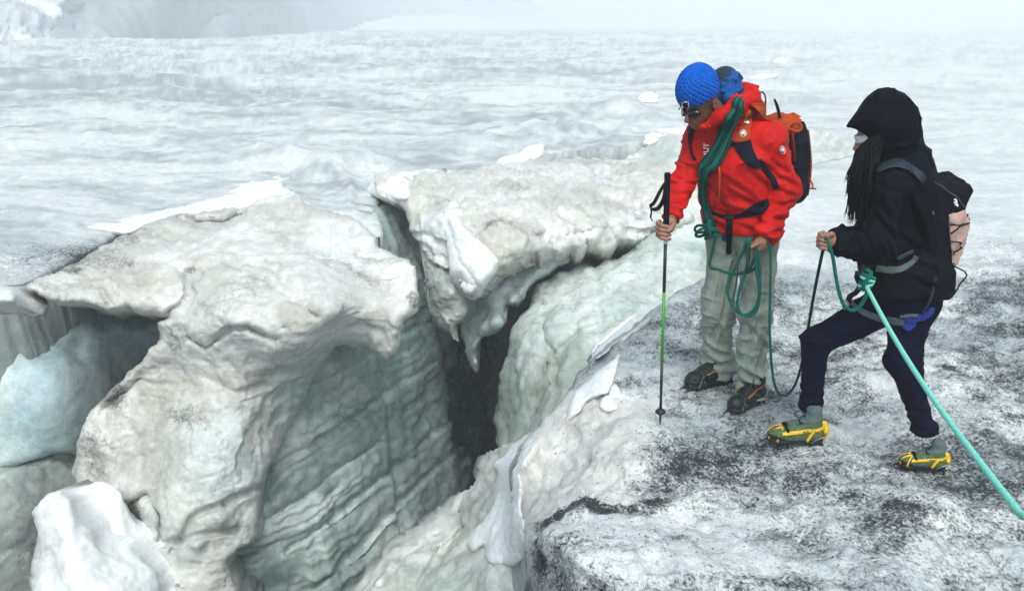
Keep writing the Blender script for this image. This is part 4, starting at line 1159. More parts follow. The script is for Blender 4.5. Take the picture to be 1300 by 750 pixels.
def fingers(g, lines, r0=0.0095, r1=0.0075):
    d = None
    for ln in lines:
        n = len(ln)
        e = chain(g, ln, list(np.linspace(r0, r1, n)), 0.004)
        d = e if d is None else smin(d, e, 0.003)
    return d

# ================================================================== SNOW LYING ON THE ICE
skI = Skin(glacier, block, slab, rslab, ridge, wall, arm)
def thin_edge(f, ew=6.5):
    """wet grey slush where the snow runs out"""
    def h(P, X, Y, D, disp, N):
        c = f(P, X, Y, D, disp, N)
        w = fbm(P[:, 0] * 12, P[:, 1] * 12, P[:, 2] * 12, 3, 88)
        k = sstep(ew, 0.0, D + 0.75 * ew * w) * 0.4
        c[:, :3] = c[:, :3] * (1 - k)[:, None] + np.array([0.60, 0.61, 0.60]) * k[:, None]
        c[:, 3] = np.clip(c[:, 3] + 0.16 * k, 0, 1)
        return c
    return h

def snow(outline, ct, label, seed, lift=0.045, rag=2.6, rnd=(10, 0.055), amp=0.016, back=(0, 0.05, -0.04), spots=(), res=2.0):
    """outline in the picture; the heights come from the ice it lies on"""
    px = np.array(outline, float)
    cand = [tuple(q) for q in rough_poly(outline, 0, 1, 16.0)]
    gx, gy = np.meshgrid(np.arange(px[:, 0].min() + 4, px[:, 0].max(), 12), np.arange(px[:, 1].min() + 3, px[:, 1].max(), 9))
    m = inside([tuple(q) for q in px], gx, gy)
    cand += list(zip(gx[m], gy[m]))
    ctl = []
    for a, b in cand:
        dx, dy, dz = ray(a, b)
        h, _, _, _ = skI.t.ray_cast(Vector((0, 0, CAM_Z)), Vector((float(dx), float(dy), float(dz))))
        if h is not None: ctl.append((a, b, h[1]))
    if ct:                                  # keep the patch from following the drop behind an edge
        md = TPS([(c[0], c[1]) for c in ct], [1 / c[2] for c in ct])
        ctl = [(a, b, min(y, 1 / float(md(np.array(a), np.array(b))) + 0.25)) for a, b, y in ctl]
    ctl = [(a, b, y - lift) for a, b, y in ctl]
    q = np.array(outline, float); q2 = np.roll(q, -1, 0)
    ew = min(6.5, 0.7 * abs(np.sum(q[:, 0] * q2[:, 1] - q2[:, 0] * q[:, 1])) / 2 / np.sum(np.linalg.norm(q2 - q, axis=1)))
    o = relief("snow_patch", outline, ctl, M_SNOW, res=res, reg=4e-3, seed=seed, rag=rag, rnd=rnd, noise=(nz(amp, 6, seed + 300, 4), nz(amp * 0.4, 20, seed + 301, 3)), back=back,
               color=thin_edge(tone((0.90, 0.90, 0.90), (0.89, 0.895, 0.90), 3, seed, 0.0, 0.08, spots=spots), ew))
    return tag(o, label, "snow patch", "snow patches on the ice")

snow([(100, 290), (137, 281), (187, 271), (226, 262), (266, 252), (299, 237), (316, 225), (353, 221), (356, 236), (374, 245), (366, 252), (324, 260), (303, 269), (266, 275), (228, 271), (206, 280), (183, 287), (162, 296), (133, 292)],
     None, "long tapering snow patch on the lip above the dirty beige block", 41, lift=0.10, rnd=(9, 0.08), back=(0, 0.2, -0.08))
snow([(481, 354), (484, 343), (498, 335), (515, 332), (524, 338), (521, 346), (505, 353), (490, 356)],
     None, "small oval snow patch near the right corner of the beige block", 42, lift=0.06)
snow([(466, 242), (477, 226), (486, 219), (505, 216), (523, 216), (548, 216), (560, 220), (530, 221), (517, 226), (522, 247), (514, 254), (500, 254), (484, 254)],
     None, "lobed snow patch on the left corner of the middle slab", 43, lift=0.12, back=(0, 0.15, -0.08), rnd=(10, 0.1))
snow([(563, 266), (570, 258), (579, 256), (584, 262), (582, 275), (592, 290), (608, 303), (626, 318), (634, 332), (630, 345), (621, 356), (610, 372), (598, 378), (587, 373), (581, 357), (576, 340), (570, 318), (568, 290)],
     None, "snow tongue drooping over the front of the middle slab", 44, lift=0.09, rnd=(12, 0.12))
snow([(628, 206), (640, 199), (662, 192), (672, 182), (690, 182), (688, 196), (680, 204), (655, 208), (640, 212)],
     None, "upright snow patch at the back edge of the middle slab", 45, lift=0.15, back=(0, 0.2, -0.1), rnd=(6, 0.12))
snow([(808, 126), (812, 119), (828, 116), (840, 119), (834, 124), (836, 130), (822, 129)],
     None, "small snow patch far out on the glacier left of the blue hat", 46, lift=0.05, rag=4.0)
snow([(815, 182), (818, 172), (832, 166), (850, 163), (872, 162), (874, 172), (850, 172), (835, 178), (824, 185)],
     None, "snow patch on the far rim beside the red jacket sleeve", 47, lift=0.15, back=(0, 0.3, -0.1), rnd=(6, 0.15))
snow([(946, 98), (968, 92), (990, 92), (986, 98), (960, 102)],
     None, "faint flat snow patch in the fog behind the red hood", 48, lift=0.06, rag=4.0)
snow([(980, 78), (996, 72), (1002, 78), (994, 86)],
     None, "faint upright snow patch in the fog above the orange pack", 49, lift=0.2, rag=4.0)
snow([(749, 455), (757, 440), (772, 426), (793, 407), (814, 390), (837, 380), (840, 390), (824, 404), (806, 419), (785, 434), (757, 457)],
     None, "thin curved snow slab lifting off the edge, upper one beside the pole", 50, lift=0.11, rag=1.4, rnd=(6, 0.05))
snow([(749, 452), (756, 438), (775, 420), (800, 402), (815, 394), (800, 410), (779, 426), (763, 442)],
     None, "narrow snow strip behind the curved slab on the edge", 51, lift=0.06, rag=1.2, rnd=(5, 0.04))
snow([(787, 449), (781, 475), (772, 499), (758, 503), (746, 507), (736, 520), (722, 531), (724, 514), (729, 496), (741, 485), (762, 467)],
     None, "angular snow patch below the curved slab on the edge", 52, lift=0.10, rag=1.6, rnd=(8, 0.06))
snow([(759, 515), (763, 504), (771, 501), (779, 507), (783, 519), (776, 523), (765, 522)],
     None, "small round snow lump beside the angular patch", 53, lift=0.07, rag=1.0, rnd=(8, 0.07))
snow([(671, 548), (655, 560), (625, 572), (606, 579), (600, 592), (602, 606), (613, 606), (622, 590), (632, 600), (625, 629), (613, 658), (600, 670), (588, 687), (600, 703), (613, 692), (612, 706), (625, 716), (646, 718), (664, 710), (670, 690), (660, 640), (660, 600), (690, 556)],
     None, "large dripping snow patch in the notch between ridge and standing place", 54, lift=0.10, back=(0.1, 0.35, -0.3), rnd=(12, 0.10), amp=0.022)


# ---- loose grit lying on the ice under the climbers
def grit_stones(n=5200):
    rng = np.random.default_rng(5)
    oct_v = np.array([(1, 0, 0), (-1, 0, 0), (0, 1, 0), (0, -1, 0), (0, 0, 0.8), (0, 0, -0.8)], float)
    oct_f = np.array([(0, 2, 4), (2, 1, 4), (1, 3, 4), (3, 0, 4), (2, 0, 5), (1, 2, 5), (3, 1, 5), (0, 3, 5)])
    vs, fs = [], []
    k = 0
    while k < n:
        px = rng.uniform(690, 1320); py = 770 - 430 * rng.random() ** 1.6
        dx, dy, dz = ray(px, py)
        h, nn, _, _ = skG.t.ray_cast(Vector((0, 0, CAM_Z)), Vector((float(dx), float(dy), float(dz))))
        k += 1
        if h is None or h[1] > 9: continue
        if float(vn(h[0] * 3, h[1] * 3, 0.0, 93)) < 0.45: continue
        s = (0.0012 + 0.0042 * rng.random() ** 4) * (0.55 + 0.45 * min(1.0, h[1] / 4.0))
        a = rng.uniform(0, 6.28)
        c, s_ = math.cos(a), math.sin(a)
        q = oct_v * rng.uniform(0.6, 1.3, (6, 3)) * s
        q = np.stack([q[:, 0] * c - q[:, 1] * s_, q[:, 0] * s_ + q[:, 1] * c, q[:, 2]], 1) + np.array(h) + np.array([0, 0, s * 0.2])
        fs.append(oct_f + 6 * len(vs)); vs.append(q)
    o = mesh_obj("grit", np.concatenate(vs), np.concatenate(fs), plain_mat("dark_grit", (0.05, 0.052, 0.05), 0.8, 0, 0.2, 200, 0.5), smooth=False)
    tag(o, "fine dark grit scattered over the ice round the climbers' boots", None, None, 'stuff')
skG = Skin(glacier)
grit_stones()

# ================================================================== TREKKING POLE
tipP = at_z(838, 539, 0.0); topP = at(847.5, 219, 3.86)
def pole_at(py):
    s = (py - 219) / (539 - 219.0)
    # distance along the pole for a picture row (perspective)
    best = min(np.linspace(0, 1, 400), key=lambda k: abs(row_of(topP + (tipP - topP) * k) - py))
    return topP + (tipP - topP) * best
def row_of(p):
    y, z = p[1], p[2] - CAM_Z
    return 375 - F * (y * SP + z * CP) / (y * CP - z * SP)
def col_of(p):
    y, z = p[1], p[2] - CAM_Z
    return 650 + F * p[0] / (y * CP - z * SP)

pole = thing("trekking_pole", "black and green trekking pole gripped in the hand of the person in red", "trekking pole")
q = [pole_at(r) for r in (219, 222, 228, 240, 258, 275, 292, 304)]
tube("grip", q, [0.013, 0.0165, 0.0155, 0.0145, 0.0155, 0.015, 0.0145, 0.011], M_BLACK, pole, 14, smooth_path=False)
tube("pommel", [pole_at(217) , pole_at(219), pole_at(222), pole_at(225)], [0.008, 0.020, 0.020, 0.014], M_BLACK, pole, 14, smooth_path=False)
tube("collar", [pole_at(304), pole_at(309)], 0.0105, M_WHITE, pole, 12, smooth_path=False)
tube("shaft", [pole_at(308), pole_at(371)], 0.0085, M_BLACKP, pole, 12, smooth_path=False)
tube("green_shaft", [pole_at(370), pole_at(457)], 0.0080, M_GREENP, pole, 12, smooth_path=False)
tube("lower_shaft", [pole_at(456), pole_at(524)], [0.0078, 0.0072], M_BLACKP, pole, 12, smooth_path=False)
tube("basket", [pole_at(518), pole_at(521), pole_at(523), pole_at(526)], [0.010, 0.026, 0.028, 0.012], M_RUB, pole, 16, smooth_path=False)
tube("tip", [pole_at(524), pole_at(532), tipP], [0.0075, 0.006, 0.002], M_STEELD, pole, 10, smooth_path=False)
Yp = pole_at(235)[1]
stp = [at(845, 232, Yp - 0.02), at(838, 243, Yp - 0.04), at(830, 258, Yp - 0.04), at(825, 262, Yp - 0.03), at(829, 266, Yp), at(836, 264, Yp + 0.03), at(842, 254, Yp + 0.02), at(845, 240, Yp + 0.01)]
tube("strap", stp, 0.011, M_BLACK, pole, 8, flat=0.25)
tube("strap_end", [at(826, 262, Yp - 0.03), at(827, 270, Yp - 0.03), at(826, 276, Yp - 0.03), at(828, 280, Yp - 0.02)], 0.008, M_BLACK, pole, 8, flat=0.3)

# ================================================================== THE PERSON IN RED
mf = np.array([-0.78, -0.62, 0]); ml = np.array([0.62, -0.78, 0])
MJ = dict(pel=at(940, 300, 4.14), chest=at(931, 208, 4.13), neck=at(918, 160, 4.12), head=at(885, 114, 4.05),
          shR=at(888, 174, 4.25), elR=at(866, 236, 4.12), wrR=at(852, 278, 3.94),
          shL=at(976, 176, 4.02), elL=at(996, 243, 4.00), wrL=at(973, 298, 3.86),
          hipR=at(921, 314, 4.20), knR=at(911, 388, 4.14), anR=at(912, 464, 4.22),
          hipL=at(962, 314, 4.05), knL=at(959, 398, 3.96), anL=at(952, 488, 3.98))
J = MJ
th = R(27)
hu = np.array([mf[0] * math.sin(th), mf[1] * math.sin(th), math.cos(th)]); hf = np.array([mf[0] * math.cos(th), mf[1] * math.cos(th), -math.sin(th)])
hrot = frame(hf, hu); hl_ = hrot[1]
HC = J['head']
# --- body: one continuous figure, head and hands modelled finer
g = Grid(list(J.values()), 0.2, 0.012)
body = chain(g, [J['pel'] + [0.01, 0.02, 0.06], J['chest'], J['neck'] + [0, 0, 0.02]], [0.09, 0.11, 0.05], 0.05)
for s in 'RL':
    body = smin(body, chain(g, [J['chest'] * 0.35 + J['sh' + s] * 0.65, J['sh' + s], J['el' + s], J['wr' + s]], [0.06, 0.05, 0.040, 0.030], 0.02), 0.03)
    body = smin(body, chain(g, [J['pel'] + [0.01, 0.02, 0.06], J['hip' + s] + [0, 0.02, 0], J['kn' + s], J['an' + s]], [0.08, 0.062, 0.05, 0.042], 0.03), 0.04)
neck_top = HC - hu * 0.11 - hf * 0.01
body = smin(body, rcone(g, J['neck'], neck_top, 0.055, 0.052), 0.02)
parts = [surface(g, body)]
g = Grid([HC + hu * 0.1, HC - hu * 0.2, HC + hf * 0.12, HC - hf * 0.12], 0.09, 0.0042)
hd = ell(g, HC - hu * 0.005 - hf * 0.005, (0.100, 0.078, 0.105), hrot)
hd = smin(hd, ell(g, HC - hu * 0.095 + hf * 0.028, (0.072, 0.062, 0.085), hrot), 0.04)             # face
hd = smin(hd, ell(g, HC - hu * 0.162 + hf * 0.062, (0.028, 0.032, 0.024), hrot), 0.03)             # chin
hd = smin(hd, rcone(g, HC - hu * 0.065 + hf * 0.098, HC - hu * 0.102 + hf * 0.122, 0.008, 0.014), 0.012)   # nose
hd = smin(hd, rcone(g, HC - hu * 0.136 + hf * 0.09 - hl_ * 0.02, HC - hu * 0.136 + hf * 0.09 + hl_ * 0.02, 0.008, 0.008), 0.008)   # lips
hd = smax(hd, -rcone(g, HC - hu * 0.1365 + hf * 0.103 - hl_ * 0.022, HC - hu * 0.1365 + hf * 0.103 + hl_ * 0.022, 0.0025, 0.0025), 0.004)
for s in (-1, 1):
    hd = smax(hd, -ell(g, HC - hu * 0.070 + hf * 0.094 + hl_ * 0.032 * s, (0.012, 0.018, 0.012), hrot), 0.012)   # eye sockets
    hd = smin(hd, ell(g, HC - hu * 0.070 + hf * 0.080 + hl_ * 0.032 * s, (0.012, 0.012, 0.012), hrot), 0.002)
    ear = ell(g, HC - hu * 0.085 - hf * 0.012 + hl_ * 0.080 * s, (0.020, 0.010, 0.032), hrot)
    ear = smax(ear, -ell(g, HC - hu * 0.085 - hf * 0.008 + hl_ * 0.090 * s, (0.011, 0.007, 0.019), hrot), 0.004)
    hd = smin(hd, ear, 0.008)
hd = smin(hd, rcone(g, HC - hu * 0.08 - hf * 0.03, J['neck'] + [0, 0, 0.01], 0.056, 0.058), 0.03)
parts.append(surface(g, hd))
# right hand closed round the pole
pc = pole_at(289); pa = pole_at(270) - pole_at(300); pa /= np.linalg.norm(pa)
def hp(x, y, h): return pc + np.array([x, y, 0]) + pa * h
g = Grid([hp(-0.06, -0.05, -0.06), hp(0.06, 0.08, 0.07)], 0.02, 0.0026)
hd = chain(g, [J['wrR'] * 0.7 + hp(0.03, 0.03, 0.03) * 0.3, hp(0.026, 0.030, 0.022), hp(-0.008, 0.038, -0.012)], [0.026, 0.026, 0.024], 0.02)
hd = smin(hd, chain(g, [hp(0.022, 0.028, -0.012), hp(-0.022, 0.032, -0.026)], [0.022, 0.018], 0.02), 0.02)
ln = []
for k in range(4):
    h = 0.026 - 0.0205 * k; o = 0.004 * (k in (1, 2))
    ln.append([hp(-0.026, 0.030, h), hp(-0.040 - o, 0.006, h - 0.002), hp(-0.026 - o, -0.026, h - 0.008), hp(0.002, -0.031, h - 0.013), hp(0.017, -0.022, h - 0.015)])
hd = smin(hd, fingers(g, ln, 0.0108, 0.0085), 0.005)
th_l = [hp(0.036, 0.016, 0.020), hp(0.034, -0.014, 0.018), hp(0.020, -0.034, 0.006), hp(0.006, -0.040, -0.006)]
hd = smin(hd, chain(g, th_l, [0.015, 0.013, 0.0105, 0.009], 0.006), 0.006)
parts.append(surface(g, hd))
# left hand holding the loops
lc = at(964, 311, 3.83); ax = np.array([-0.95, -0.1, -0.15]); ax /= np.linalg.norm(ax)
def hq(a, y, h): return lc + ax * a + np.array([0, y, 0]) + np.array([0, 0, 1.0]) * h
g = Grid([hq(-0.05, -0.04, -0.06), hq(0.09, 0.05, 0.05)], 0.02, 0.0028)
hd = chain(g, [J['wrL'], hq(-0.004, 0, 0.008), hq(0.03, 0.005, -0.004)], [0.028, 0.027, 0.022], 0.02)
hd = smin(hd, rcone(g, hq(0.0, 0, -0.016), hq(0.03, 0.0, -0.022), 0.02, 0.016), 0.02)
ln = []
for k in range(4):
    h = 0.012 - 0.017 * k
    ln.append([hq(0.03, -0.006, h), hq(0.058 - 0.004 * (k == 3), -0.020, h - 0.002), hq(0.072 - 0.006 * (k == 3), -0.004, h - 0.006), hq(0.058, 0.014, h - 0.008), hq(0.040, 0.014, h - 0.008)])
hd = smin(hd, fingers(g, ln, 0.0100, 0.0080), 0.005)
hd = smin(hd, chain(g, [hq(0.005, -0.018, 0.018), hq(0.030, -0.032, 0.018), hq(0.052, -0.034, 0.008)], [0.014, 0.011, 0.009], 0.006), 0.006)
parts.append(surface(g, hd))
V, Q = join(parts)
man = mesh_obj("person", V, Q, M_FACE)
man.data.materials.append(M_SKIN)
zc = at(900, 200, 4.0)[2]
mi = np.zeros(len(man.data.polygons), np.int32)
n0 = len(parts[0][1]) + len(parts[1][1]); mi[n0:] = 1
man.data.polygons.foreach_set("material_index", mi)
tag(man, "person in red jacket and blue hat looking down into the crevasse over a pole", "person", "climbers on the glacier")

# --- trousers
g = Grid([J[k] for k in ('pel', 'hipR', 'hipL', 'knR', 'knL', 'anR', 'anL')], 0.16, 0.0065)
hemR = at(911, 475, 4.21); hemL = at(950, 498, 3.97)
legR = chain(g, [J['hipR'], J['knR'], J['anR'], hemR], [0.100, 0.087, 0.082, 0.086], 0.04)
legL = chain(g, [J['hipL'], J['knL'], J['anL'], hemL], [0.100, 0.083, 0.076, 0.080], 0.04)
def leg_folds(g, seed, zk, za):
    low = np.exp(-((g.Z - za) / 0.13) ** 2); kn = np.exp(-((g.Z - zk) / 0.12) ** 2)
    a = wrinkle(g, 0.010, 7.5, seed, 0.55, 0.55, 1.5) * (0.45 + 0.9 * low + 0.55 * kn)
    u = g.X * 0.8 + g.Z * 0.55
    return a + -0.006 * (ridged(u * 9, g.Y * 4, g.Z * 2.2 + 0 * g.X, 2, seed + 3) * 2 - 1)
legR = legR + leg_folds(g, 211, J['knR'][2], J['anR'][2] + 0.02); legL = legL + leg_folds(g, 223, J['knL'][2], J['anL'][2] + 0.02)
legR = legR + creases(g, [(920, 326, 904, 396), (926, 350, 914, 392), (914, 398, 900, 440), (898, 440, 924, 452), (894, 456, 926, 464), (900, 468, 922, 460), (908, 405, 920, 440), (930, 330, 922, 372)], 0.019, 0.012, 4.12)
legL = legL + creases(g, [(968, 326, 946, 410), (978, 340, 968, 400), (960, 400, 942, 462), (972, 420, 956, 480), (940, 468, 970, 480), (936, 484, 966, 490), (948, 410, 972, 440), (955, 350, 944, 392)], 0.019, 0.012, 3.93)
seat = chain(g, [J['pel'] + ml * 0.05 + [0, 0, 0.06], J['hipL'] + [0, 0, 0.03]], [0.125, 0.105], 0.04)
seat = smin(seat, chain(g, [J['pel'] - ml * 0.05 + [0, 0, 0.06], J['hipR'] + [0, 0, 0.03]], [0.125, 0.105], 0.04), 0.04)
tr = smin(seat, np.minimum(legR, legL), 0.03)
# cut the hems level with the boots
cutR = plane(g, hemR - np.array([0, 0, 0.012]), [0.15, 0, 1]); cutL = plane(g, hemL - np.array([0, 0, 0.012]), [0.2, 0, 1])
nearL = (g.X > (hemR[0] + hemL[0]) / 2) & (g.Z < 0.6) | (g.Y < 4.09) & (g.Z < 0.6)
tr = smax(tr, -np.where(g.X + 0 * g.Y + 0 * g.Z > (J['anR'][0] + J['anL'][0]) / 2, cutL, cutR), 0.012)
trousers = sdf_obj("trousers", g, tr, M_TROU, man)

# --- jacket
g = Grid([J['pel'], J['chest'], J['shR'], J['shL'], J['elR'], J['elL'], J['wrR'], J['wrL'], at(920, 120, 4.2)], 0.17, 0.0065)
tor = chain(g, [J['pel'] + ml * 0.06 + [0, 0, -0.03], J['chest'] + ml * 0.075, J['shL'] + [-0.05, 0.03, -0.02]], [0.138, 0.148, 0.095], 0.06)
tor = smin(tor, chain(g, [J['pel'] - ml * 0.06 + [0, 0, -0.03], J['chest'] - ml * 0.075, J['shR'] + [0.05, -0.03, -0.02]], [0.138, 0.145, 0.09], 0.06), 0.06)
tor = smin(tor, rcone(g, J['shR'], J['shL'], 0.072, 0.082), 0.05)
tor = smin(tor, rcone(g, at(925, 172, 4.12), at(918, 155, 4.10), 0.10, 0.075), 0.05)
tor = tor + wrinkle(g, 0.0065, 6.0, 301, 1, 1, 0.8) + 0.004 * fbm(g.X * 14 + 0 * g.Y, g.Y * 14 + 0 * g.Z, g.Z * 10 + 0 * g.X, 2, 303)
zb = at(930, 275, 3.98)[2]
tor = tor + 0.020 * np.exp(-((g.Z - zb) / 0.022) ** 2)
tor = smax(tor, at(935, 299, 4.0)[2] - g.Z + 0.03 * (g.X - J['pel'][0]), 0.012)
aL = chain(g, [J['shL'], J['elL'], J['wrL'] , at(966, 306, 3.84)], [0.080, 0.070, 0.060, 0.060], 0.04)
aL = aL + wrinkle(g, 0.0085, 8.0, 311, 0.7, 0.7, 1.5) + 0.005 * np.sin((g.Z + 0.5 * g.X) * 95 + 3 * g.Y) * np.exp(-((g.Z - J['wrL'][2] - 0.07) / 0.10) ** 2)
aR = chain(g, [J['shR'], J['elR'], J['wrR']], [0.076, 0.064, 0.052], 0.04)
aR = aR + wrinkle(g, 0.0075, 8.5, 313, 0.7, 0.7, 1.5) + 0.004 * np.sin((g.Z - 0.4 * g.X) * 110 + 4 * g.Y) * np.exp(-((g.Z - J['wrR'][2] - 0.06) / 0.09) ** 2)
aR = smax(aR, -plane(g, at(852, 281, 3.94), J['elR'] - J['wrR']), 0.01)
aL = smax(aL, -plane(g, at(969, 305, 3.85), J['elL'] - J['wrL']), 0.01)
tor = tor + creases(g, [(908, 218, 958, 252), (922, 240, 968, 264), (903, 236, 924, 266), (944, 214, 975, 238), (915, 262, 950, 268), (896, 190, 906, 225), (938, 284, 965, 292), (905, 282, 925, 294), (955, 200, 985, 222)], 0.014, 0.013, 4.02)
aL = aL + creases(g, [(972, 200, 1004, 222), (984, 222, 1012, 236), (972, 236, 1010, 248), (978, 258, 1008, 254), (968, 272, 996, 270), (962, 288, 990, 284), (958, 296, 984, 296), (990, 190, 1000, 230)], 0.013, 0.011, 3.95)
aR = aR + creases(g, [(862, 205, 886, 218), (856, 226, 880, 232), (852, 244, 874, 242), (848, 258, 870, 262), (846, 270, 866, 272), (880, 190, 876, 220)], 0.011, 0.010, 4.08)
jk = smin(smin(tor, aL, 0.025), aR, 0.03)
# hood lying open behind the neck
ring = chain(g, [at(897, 160, 4.00), at(913, 149, 3.98), at(934, 135, 4.02), at(953, 124, 4.16), at(950, 118, 4.30), at(930, 122, 4.34)], [0.030, 0.036, 0.042, 0.046, 0.048, 0.045], 0.03)
ring = smin(ring, chain(g, [at(930, 150, 4.06), at(952, 135, 4.20), at(958, 150, 4.26)], [0.06, 0.055, 0.06], 0.04), 0.04) + wrinkle(g, 0.006, 11, 315)
jk = smin(jk, ring, 0.02)
jk = smax(jk, -ell(g, HC - hu * 0.10 + hf * 0.03, (0.095, 0.080, 0.11), hrot), 0.012)
jacket = sdf_obj("jacket", g, jk, M_RED, man)

# --- inner blue hood, hat, glasses
g = Grid([at(905, 90, 4.1), at(945, 150, 4.3)], 0.09, 0.005)
bh = ell(g, at(921, 113, 4.17), (0.075, 0.075, 0.095), frame([-0.7, -0.5, 0.35], [0, 0, 1])) + wrinkle(g, 0.010, 14, 317)
bh = smin(bh, rcone(g, at(925, 125, 4.08), at(932, 112, 4.16), 0.03, 0.035), 0.02)
bh = smax(bh, -ell(g, HC - hf * 0.0, (0.124, 0.112, 0.14), hrot), 0.01)
sdf_obj("fleece_hood", g, bh, M_BLUE2, man)
g = Grid([at(905, 85, 4.1), at(940, 130, 4.3)], 0.06, 0.005)
nl = np.abs(ell(g, at(919, 105, 4.19), (0.065, 0.070, 0.075), frame([-0.7, -0.5, 0.35], [0, 0, 1]))) - 0.008
nl = smax(nl, at(919, 113, 4.15)[2] - g.Z, 0.008)
nl = smax(nl, -ell(g, HC, (0.124, 0.112, 0.14), hrot), 0.01)
sdf_obj("hood_lining", g, nl, M_NAVYLIN, man)
g = Grid([HC], 0.16, 0.003)
ql = local(g, HC, hrot)
ang = np.arctan2(ql[1], ql[0]); rr = np.sqrt(ql[0] ** 2 + ql[1] ** 2)
hat = ell(g, HC, (0.115, 0.100, 0.113), hrot)
hat = smin(hat, ell(g, HC + hu * 0.028 - hf * 0.018, (0.092, 0.084, 0.096), hrot), 0.03)
row = ql[2] / 0.0135 + 0 * ang
knit = np.cos(ang * 24 + np.pi * np.floor(row) + 1.1 * fbm(g.X * 22, g.Y * 22 + 0 * g.X, g.Z * 22 + 0 * g.X, 2, 333)) * (0.75 + 0.5 * vn(g.X * 60 + 0 * g.Y, g.Y * 60, g.Z * 60 + 0 * g.X, 334)) * np.sin(np.pi * (row - np.floor(row)))
hat = hat - 0.0035 * knit * np.clip(rr / 0.06, 0, 1)
brim = plane(g, HC - hu * 0.048 + hf * 0.0, hu + 0.28 * hf)
hat = smax(hat, -brim, 0.008)
hat = smax(hat, -(ell(g, HC - hu * 0.06, (0.108, 0.095, 0.085), hrot)), 0.004)
hat_o = sdf_obj("hat", g, hat, M_BLUE, man)
sk = Skin(hat_o)
cxl, cyl = 870.5, 133.5
def sq(r, a=R(-8)): return [(cxl + r * 1.414 * math.cos(a + R(45) + k * math.pi / 2), cyl + r * 1.414 * math.sin(a + R(45) + k * math.pi / 2)) for k in range(4)]
patch("hat_badge", sk, sq(4.3), 0.003, 0.004, M_WHITE, hat_o, res=0.5)
patch("hat_badge_mark", sk, sq(3.2), 0.0042, 0.003, M_BLACK, hat_o, res=0.5)
# wrap-round sunglasses
def hh(u_, f_, l_): return HC + hu * u_ + hf * f_ + hl_ * l_
g = Grid([hh(-0.1, 0.14, 0.1), hh(-0.04, 0.0, -0.1)], 0.02, 0.0026)
gl = None
for s in (-1, 1):
    e = ell(g, hh(-0.073, 0.099, 0.036 * s), (0.020, 0.034, 0.021), frame(hf + 0.35 * s * hl_, hu))
    gl = e if gl is None else np.minimum(gl, e)
gl = smin(gl, rcone(g, hh(-0.062, 0.111, -0.012), hh(-0.062, 0.111, 0.012), 0.005, 0.005), 0.004)
sg = sdf_obj("sunglasses", g, gl, M_GLASS, man)
for s in (-1, 1):
    tube("temple", [hh(-0.066, 0.092, 0.066 * s), hh(-0.066, 0.05, 0.076 * s), hh(-0.07, -0.01, 0.082 * s), hh(-0.085, -0.03, 0.082 * s)], 0.0035, M_BLACKP, sg, 6)

skJ = Skin(jacket)
tubes("pocket_zip", [(skJ.path([(911.5, 207), (914, 218), (914, 235), (913.5, 253)], 0.004), 0.0042)], M_ORANGE2, jacket)
tubes("collar_zip", [(skJ.path([(901, 160), (901, 166)], 0.003), 0.0035)], M_ORANGE2, jacket)
tubes("front_zip", [(skJ.path([(900, 168), (902, 190), (906, 230), (908, 262)], 0.002), 0.0022)], plain_mat("dark_red_zip", (0.25, 0.01, 0.01), 0.5), jacket)

def print_text(txt, skin, bx, by, size, mat, parent, name="chest_lettering", lean=0.0):
    cu = bpy.data.curves.new(name, 'FONT'); cu.body = txt; cu.size = size; cu.resolution_u = 2
    cu.offset = 0.02 * size
    tmp = bpy.data.objects.new("tmp", cu); COL.objects.link(tmp)
    bpy.context.view_layer.update()
    me = bpy.data.meshes.new_from_object(tmp)
    bpy.data.objects.remove(tmp)
    for v in me.vertices:
        x, y = v.co.x, v.co.y
        p = skin.hit(bx - y + lean * x, by - x, 0.003)
        v.co = p
    me.materials.append(mat); me.name = name
    o = bpy.data.objects.new(name, me); COL.objects.link(o); o.parent = parent
    return o
print_text("MUT", skJ, 899.5, 201, 9.0, M_WHITE, jacket, lean=0.03)

def emblem(skin, cx, cy, r, parent, asp=1.0, tilt=0.0, back=None):
    def circ(rad, n=20): return [(cx + asp * rad * math.cos(a), cy + rad * math.sin(a) + tilt * rad * math.cos(a)) for a in np.linspace(0, 2 * math.pi, n, endpoint=False)]
    a = patch("emblem", skin, circ(r), 0.003, 0.003, M_WHITE, parent, res=0.45)
    patch("emblem_field", skin, circ(r * 0.80), 0.0042, 0.002, back, parent, res=0.45)
    m = [(-0.55, 0.45), (-0.62, -0.05), (-0.35, -0.42), (0.05, -0.60), (0.42, -0.40), (0.60, 0.0), (0.50, 0.42), (0.30, 0.50), (0.28, 0.15), (0.05, 0.08), (0.0, 0.48), (-0.25, 0.50), (-0.28, 0.18), (-0.38, 0.2), (-0.40, 0.48)]
    patch("emblem_figure", skin, [(cx + asp * r * x, cy + r * y + tilt * r * x) for x, y in m], 0.0056, 0.002, M_WHITE, parent, res=0.35)
emblem(skJ, 993, 190.5, 5.2, jacket, 0.72, 0.25, M_RED)

for hpix, tpix in (((926, 484), (873, 497)), ((971, 513), (926, 524))):
    pass
boot(man, at_z(927, 484), at_z(869, 497), STYLE_M, 3)
hb = at_z(966, 509)
boot(man, hb, hb + np.array([-0.225, -0.17, 0.0]), STYLE_M, 5)

